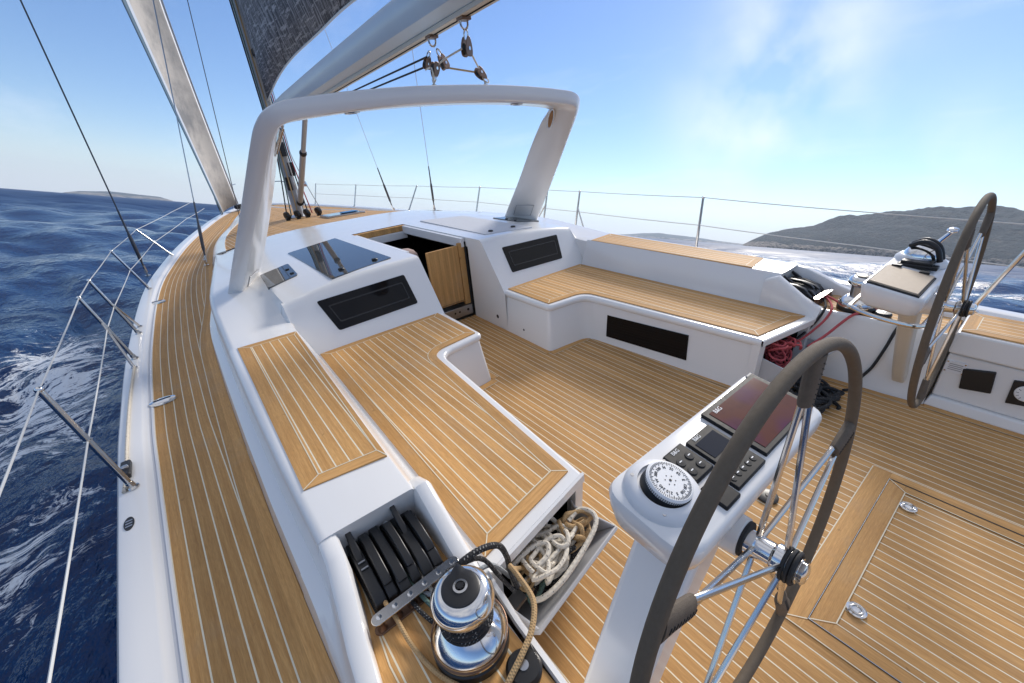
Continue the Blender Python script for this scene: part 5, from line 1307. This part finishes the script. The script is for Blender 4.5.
# quarter wave pushed up by the lee side
Z += .16 * np.exp(-((X0 + 3.9 + .05 * (Y0 - 6)) / .8) ** 2) * np.exp(-((Y0 - 7.5) / 4.5) ** 2)
vv = np.stack([X0 + DX, Y0 + DY, Z - (Rr ** 2) / 1.3e7], -1).reshape(-1, 3)
nr = len(radii); i, j = np.meshgrid(np.arange(nr - 1), np.arange(NA), indexing='ij'); j2 = (j + 1) % NA
quads = np.stack([i * NA + j, (i + 1) * NA + j, (i + 1) * NA + j2, i * NA + j2], -1).reshape(-1, 4)[:, ::-1]
me = bpy.data.meshes.new('sea'); me.vertices.add(len(vv)); me.vertices.foreach_set('co', vv.ravel())
me.loops.add(quads.size); me.loops.foreach_set('vertex_index', quads.ravel().astype(np.int32)); me.polygons.add(len(quads))
me.polygons.foreach_set('loop_start', np.arange(0, quads.size, 4, dtype=np.int32)); me.polygons.foreach_set('use_smooth', [True] * len(quads))
me.update(calc_edges=True)
sea = bpy.data.objects.new('sea', me); COL.objects.link(sea); tag(sea, kind='structure')
m, nt, b = new_mat('sea_water'); setp(b, (.001, .026, .098), .11, 0); b.inputs['Specular IOR Level'].default_value = .30; b.inputs['IOR'].default_value = 1.333
tc = nd(nt, 'ShaderNodeTexCoord'); P3 = tc.outputs['Object']
rip = nd(nt, 'ShaderNodeMapping'); rip.inputs['Rotation'].default_value = (0, 0, R(28)); rip.inputs['Scale'].default_value = (1., .55, 1.); lk(nt, P3, rip.inputs[0])
n1 = noise(nt, rip.outputs[0], 2.6, 5, .62); n2 = noise(nt, rip.outputs[0], .55, 5, .6); n3 = noise(nt, rip.outputs[0], .06, 4, .6)
hsum = math_n(nt, 'ADD', math_n(nt, 'MULTIPLY', n1, .10), math_n(nt, 'ADD', math_n(nt, 'MULTIPLY', n2, .40), math_n(nt, 'MULTIPLY', n3, 1.6)))
bp = nd(nt, 'ShaderNodeBump'); bp.inputs['Strength'].default_value = .85; bp.inputs['Distance'].default_value = 1.0; lk(nt, hsum, bp.inputs['Height']); ln = nd(nt, 'ShaderNodeVectorMath'); ln.operation = 'LENGTH'; lk(nt, P3, ln.inputs[0])
mr = nd(nt, 'ShaderNodeMapRange'); mr.inputs['From Min'].default_value = 14; mr.inputs['From Max'].default_value = 160; mr.inputs['To Min'].default_value = .09; mr.inputs['To Max'].default_value = .46; lk(nt, ln.outputs['Value'], mr.inputs['Value']); lk(nt, mr.outputs[0], b.inputs['Roughness'])
mr2 = nd(nt, 'ShaderNodeMapRange'); mr2.inputs['From Min'].default_value = 14; mr2.inputs['From Max'].default_value = 220; mr2.inputs['To Min'].default_value = .85; mr2.inputs['To Max'].default_value = .45; lk(nt, ln.outputs['Value'], mr2.inputs['Value']); lk(nt, mr2.outputs[0], bp.inputs['Strength'])
lk(nt, bp.outputs[0], b.inputs['Normal'])
# foam of the lee wake: streaks beside the hull
sx = nd(nt, 'ShaderNodeSeparateXYZ'); lk(nt, P3, sx.inputs[0]); px, py = sx.outputs[0], sx.outputs[1]
def gauss(x, c, w): q = math_n(nt, 'DIVIDE', math_n(nt, 'SUBTRACT', x, c), w); return math_n(nt, 'POWER', 2.718, math_n(nt, 'MULTIPLY', math_n(nt, 'MULTIPLY', q, q), -1.))
warp = nd(nt, 'ShaderNodeVectorMath'); warp.operation = 'ADD'
wn = nd(nt, 'ShaderNodeTexNoise'); wn.inputs['Scale'].default_value = 1.1; wn.inputs['Detail'].default_value = 3; lk(nt, P3, wn.inputs['Vector'])
sc = nd(nt, 'ShaderNodeVectorMath'); sc.operation = 'SCALE'; sc.inputs['Scale'].default_value = 1.3; lk(nt, wn.outputs[1], sc.inputs[0])
lk(nt, P3, warp.inputs[0]); lk(nt, sc.outputs[0], warp.inputs[1])
fm = nd(nt, 'ShaderNodeMapping'); fm.inputs['Rotation'].default_value = (0, 0, R(-24)); fm.inputs['Scale'].default_value = (1.0, 2.1, 1); lk(nt, warp.outputs[0], fm.inputs[0])
vor = nd(nt, 'ShaderNodeTexVoronoi'); vor.feature = 'DISTANCE_TO_EDGE'; vor.inputs['Scale'].default_value = 2.4; lk(nt, fm.outputs[0], vor.inputs['Vector'])
fn = noise(nt, fm.outputs[0], 2.3, 8, .72); fn2 = noise(nt, fm.outputs[0], 9., 5, .7)
def ridge(x): return math_n(nt, 'SUBTRACT', 1., math_n(nt, 'ABSOLUTE', math_n(nt, 'SUBTRACT', math_n(nt, 'MULTIPLY', x, 2.), 1.)))
f1 = noise(nt, fm.outputs[0], 1.5, 4, .6); f2 = noise(nt, fm.outputs[0], 4.6, 5, .62); f3 = noise(nt, fm.outputs[0], 13., 4, .65)
lace = math_n(nt, 'ADD', math_n(nt, 'MULTIPLY', ridge(f1), .42), math_n(nt, 'ADD', math_n(nt, 'MULTIPLY', ridge(f2), .36), math_n(nt, 'MULTIPLY', ridge(f3), .22)))
lace = math_n(nt, 'ADD', math_n(nt, 'MULTIPLY', lace, 1.0), math_n(nt, 'MULTIPLY', math_n(nt, 'SUBTRACT', fn, .5), .7))
slant = math_n(nt, 'ADD', px, math_n(nt, 'MULTIPLY', math_n(nt, 'SUBTRACT', py, 6.), .03))
zone = math_n(nt, 'MULTIPLY', math_n(nt, 'MULTIPLY', gauss(slant, -3.8, 1.0), gauss(py, 7.9, 3.7)), 1.06)
zone2 = math_n(nt, 'MULTIPLY', math_n(nt, 'MULTIPLY', gauss(slant, -3.5, .7), gauss(py, 3.4, 1.5)), .74)
thr = math_n(nt, 'SUBTRACT', 1.13, math_n(nt, 'MULTIPLY', math_n(nt, 'MAXIMUM', zone, zone2), .315))
foam = nd(nt, 'ShaderNodeMapRange'); foam.inputs['From Min'].default_value = 0.; foam.inputs['From Max'].default_value = .065; lk(nt, math_n(nt, 'SUBTRACT', lace, thr), foam.inputs['Value'])
fo = nd(nt, 'ShaderNodeBsdfPrincipled'); fo.inputs['Base Color'].default_value = (.84, .87, .90, 1); fo.inputs['Roughness'].default_value = .8
lk(nt, bp.outputs[0], fo.inputs['Normal'])
mx = nd(nt, 'ShaderNodeMixShader'); lk(nt, math_n(nt, 'MULTIPLY', foam.outputs[0], .9), mx.inputs[0]); lk(nt, b.outputs[0], mx.inputs[1]); lk(nt, fo.outputs[0], mx.inputs[2])
lk(nt, mx.outputs[0], nt.nodes['Material Output'].inputs[0])
me.materials.append(m)

def fbm(x, y, o=5, seed=0):
    r = np.random.default_rng(seed); z = np.zeros_like(x); a = 1.; f = 1.
    for _ in range(o):
        for _ in range(3): t = r.uniform(0, 6.28); z += a / 3 * np.sin(f * (x * np.cos(t) + y * np.sin(t)) + r.uniform(0, 6.28)) 
        a *= .55; f *= 2.03
    return z
def land(name, prof, dist, depth, rough, matname, na=260, nrr=70, seed=1):
    az = np.linspace(prof[0][0], prof[-1][0], na); el = np.interp(az, [p[0] for p in prof], [p[1] for p in prof])
    rows = []; dd = np.linspace(0, 1, nrr)
    A_, D_ = np.meshgrid(np.radians(az), dd, indexing='ij'); E_ = np.repeat(el[:, None], nrr, 1)
    rad = dist + D_ * depth + 20 * fbm(A_ * 40, D_ * 0, 4, seed) * (1 - D_)
    ridge = np.tan(np.radians(E_)) * (dist + depth * .62)
    shape = np.sin(np.clip(D_ / .62, 0, 1) * np.pi / 2) ** .85 * np.where(D_ > .62, np.cos((D_ - .62) / .38 * np.pi / 2), 1)
    xx = rad * np.sin(A_); yy = rad * np.cos(A_)
    nz = fbm(xx / (dist * .03), yy / (dist * .03), 7, seed + 1)
    zz = ridge * shape * (1 + rough * nz * (.35 + .65 * np.sin(np.pi * np.clip(D_, 0, 1)))) - 1.5 * (1 - D_) * 0 - np.where(D_ > .99, 30, 0) - np.where(D_ < .001, 12, 0)
    mb = MB(); mb.grid([[(xx[i, j], yy[i, j], zz[i, j]) for j in range(nrr)] for i in range(na)], 0, flip=False)
    o = mb.build(name, matname, smooth=True, angle=180); tag(o, kind='structure'); return o
def land_mat(name, c1, c2, c3, sc):
    m, nt, b = new_mat(name); setp(b, rough=.95); tc = nd(nt, 'ShaderNodeTexCoord'); P = tc.outputs['Object']
    a = noise(nt, P, .012 * sc, 6, .7); d = noise(nt, P, .05 * sc, 5, .65); g = noise(nt, P, .004 * sc, 4, .6)
    col = mixc(nt, ramp(nt, d, .35, .65), c1, c2); col = mixc(nt, math_n(nt, 'MULTIPLY', ramp(nt, a, .52, .66), .7), col, c3)
    geo = nd(nt, 'ShaderNodeNewGeometry'); sp = nd(nt, 'ShaderNodeSeparateXYZ'); lk(nt, geo.outputs['Position'], sp.inputs[0])
    shore = math_n(nt, 'LESS_THAN', sp.outputs[2], math_n(nt, 'ADD', 4.0, math_n(nt, 'MULTIPLY', a, 22.)))
    rk = math_n(nt, 'MULTIPLY', shore, ramp(nt, d, .4, .6)); col = mixc(nt, rk, col, (.34, .28, .23))
    lk(nt, col, b.inputs['Base Color']); bump(nt, b, d, 1., 12.); return m
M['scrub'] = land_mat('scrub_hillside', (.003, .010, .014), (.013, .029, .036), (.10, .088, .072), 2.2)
M['far_land'] = land_mat('far_hillside', (.03, .042, .045), (.045, .058, .058), (.09, .085, .08), .4)  # blue-grey of the distance haze is painted into these land colours
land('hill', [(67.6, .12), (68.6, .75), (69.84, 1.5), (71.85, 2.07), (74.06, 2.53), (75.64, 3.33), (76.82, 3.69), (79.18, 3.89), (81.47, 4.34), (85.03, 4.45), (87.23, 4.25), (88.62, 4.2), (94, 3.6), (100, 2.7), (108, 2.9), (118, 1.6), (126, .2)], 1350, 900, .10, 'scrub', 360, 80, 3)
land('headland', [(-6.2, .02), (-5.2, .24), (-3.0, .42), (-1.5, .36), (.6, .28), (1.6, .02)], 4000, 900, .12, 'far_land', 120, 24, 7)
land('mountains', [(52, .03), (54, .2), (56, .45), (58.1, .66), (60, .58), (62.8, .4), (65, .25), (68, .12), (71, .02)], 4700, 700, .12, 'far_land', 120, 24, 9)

SUN_EL, SUN_AZ = 41., 72.         # azimuth clockwise from the bow direction (+Y)
w = bpy.data.worlds.new('World'); scene.world = w; w.use_nodes = True; nt = w.node_tree
bg = nt.nodes['Background']; sky_ = nd(nt, 'ShaderNodeTexSky'); sky_.sky_type = 'NISHITA'; sky_.sun_disc = False
sky_.sun_elevation = R(SUN_EL); sky_.sun_rotation = R(SUN_AZ); sky_.air_density = 1.0; sky_.dust_density = .15; sky_.ozone_density = 3.0; sky_.altitude = 0
tc = nd(nt, 'ShaderNodeTexCoord'); D = tc.outputs['Generated']; sp = nd(nt, 'ShaderNodeSeparateXYZ'); lk(nt, D, sp.inputs[0])
def blob(v, wd):
    dt = nd(nt, 'ShaderNodeVectorMath'); dt.operation = 'DISTANCE'; lk(nt, D, dt.inputs[0]); dt.inputs[1].default_value = V(v).normalized()
    q = math_n(nt, 'DIVIDE', dt.outputs['Value'], wd); return math_n(nt, 'POWER', 2.718, math_n(nt, 'MULTIPLY', math_n(nt, 'MULTIPLY', q, q), -1.))
zz = math_n(nt, 'MAXIMUM', sp.outputs[2], .03)
pv = nd(nt, 'ShaderNodeCombineXYZ'); lk(nt, math_n(nt, 'DIVIDE', sp.outputs[0], math_n(nt, 'ADD', zz, .12)), pv.inputs[0]); lk(nt, math_n(nt, 'DIVIDE', sp.outputs[1], math_n(nt, 'ADD', zz, .12)), pv.inputs[1])
mpn = nd(nt, 'ShaderNodeMapping'); mpn.inputs['Rotation'].default_value = (0, 0, R(35)); mpn.inputs['Scale'].default_value = (1., .42, 1); lk(nt, pv.outputs[0], mpn.inputs[0])
cir = noise(nt, mpn.outputs[0], 1.5, 7, .62); puff = noise(nt, D, 4.6, 5, .5)
c_main = math_n(nt, 'MULTIPLY', math_n(nt, 'MAXIMUM', blob((.880, .352, .315), .115), math_n(nt, 'MULTIPLY', blob((.86, .38, .24), .12), .85)), ramp(nt, puff, .36, .60))
c_low = math_n(nt, 'MULTIPLY', blob((.972, .14, .115), .10), ramp(nt, puff, .38, .7))
c_cir = math_n(nt, 'MULTIPLY', ramp(nt, cir, .54, .82), .26)
hz_ = math_n(nt, 'DIVIDE', math_n(nt, 'MAXIMUM', sp.outputs[2], 0.), .070); c_hor = math_n(nt, 'MULTIPLY', math_n(nt, 'POWER', 2.718, math_n(nt, 'MULTIPLY', math_n(nt, 'MULTIPLY', hz_, hz_), -1.)), .85)
c_fill = math_n(nt, 'MULTIPLY', ramp(nt, sp.outputs[2], .42, .62), math_n(nt, 'ADD', .34, math_n(nt, 'MULTIPLY', ramp(nt, noise(nt, D, 3.2, 5, .6), .35, .65), .45)))  # unseen high cloud, added overhead to whiten and raise the fill light
cl = math_n(nt, 'MINIMUM', math_n(nt, 'ADD', math_n(nt, 'ADD', math_n(nt, 'MULTIPLY', c_main, .9), math_n(nt, 'MULTIPLY', c_low, .6)), c_cir), 1.)
hs = nd(nt, 'ShaderNodeHueSaturation'); hs.inputs['Saturation'].default_value = 1.14; hs.inputs['Hue'].default_value = .508; hs.inputs['Value'].default_value = .84; lk(nt, sky_.outputs[0], hs.inputs['Color'])
skyc = mixc(nt, c_hor, hs.outputs[0], (4.6, 5.0, 5.5))
skyc = mixc(nt, c_fill, skyc, (4.9, 4.9, 5.0))
skyc = mixc(nt, cl, skyc, (6.6, 6.75, 7.1))
lk(nt, skyc, bg.inputs[0]); bg.inputs[1].default_value = .115
sl = bpy.data.lights.new('sun', 'SUN'); sl.energy = 2.3; sl.angle = R(17.0); sl.color = (1., .94, .86)
so = bpy.data.objects.new('sun', sl); COL.objects.link(so)
sd = V((math.sin(R(SUN_AZ)) * math.cos(R(SUN_EL)), math.cos(R(SUN_AZ)) * math.cos(R(SUN_EL)), math.sin(R(SUN_EL))))
so.rotation_euler = sd.to_track_quat('Z', 'Y').to_euler(); so.location = (0, 0, 40)

# haze: one closed box of thin even air round everything
HAZE = 0.00011
if HAZE:
    mb = MB(); mb.box(-6100, 6100, -6100, 6100, -40, 260)
    hz = mb.build('haze', simple('air', (1, 1, 1)), smooth=False); hz['kind'] = 'stuff'
    m, nt, b = new_mat('haze_air'); nt.nodes.remove(b); pvn = nd(nt, 'ShaderNodeVolumePrincipled'); pvn.inputs['Density'].default_value = HAZE; pvn.inputs['Color'].default_value = (.80, .90, 1, 1); pvn.inputs['Anisotropy'].default_value = .3
    lk(nt, pvn.outputs[0], nt.nodes['Material Output'].inputs['Volume']); hz.data.materials.clear(); hz.data.materials.append(m)

# ================================================================== camera
cd = bpy.data.cameras.new('camera'); cam = bpy.data.objects.new('camera', cd); COL.objects.link(cam)
yw, pt_, ro = 0.638553333, 0.469264575, -0.0858173188
f = V((math.sin(yw) * math.cos(pt_), math.cos(yw) * math.cos(pt_), -math.sin(pt_))); rt = V((math.cos(yw), -math.sin(yw), 0)); up = rt.cross(f)
r2 = rt * math.cos(ro) + up * math.sin(ro); u2 = -rt * math.sin(ro) + up * math.cos(ro)
mc = Matrix((r2, u2, -f)).transposed().to_4x4(); mc.translation = V((-2.03339987, -0.577307, 1.92205705))
cam.matrix_world = HEEL @ mc
cd.sensor_width = 36; cd.lens = 36 * 418.904216 / 1024; cd.clip_start = .02; cd.clip_end = 40000
scene.camera = cam
scene.view_settings.view_transform = 'Standard'; scene.view_settings.look = 'None'; scene.view_settings.exposure = 0.66; scene.view_settings.gamma = 1.0
scene.view_settings.use_curve_mapping = False
scene.cycles.max_bounces = 8; scene.cycles.volume_bounces = 1
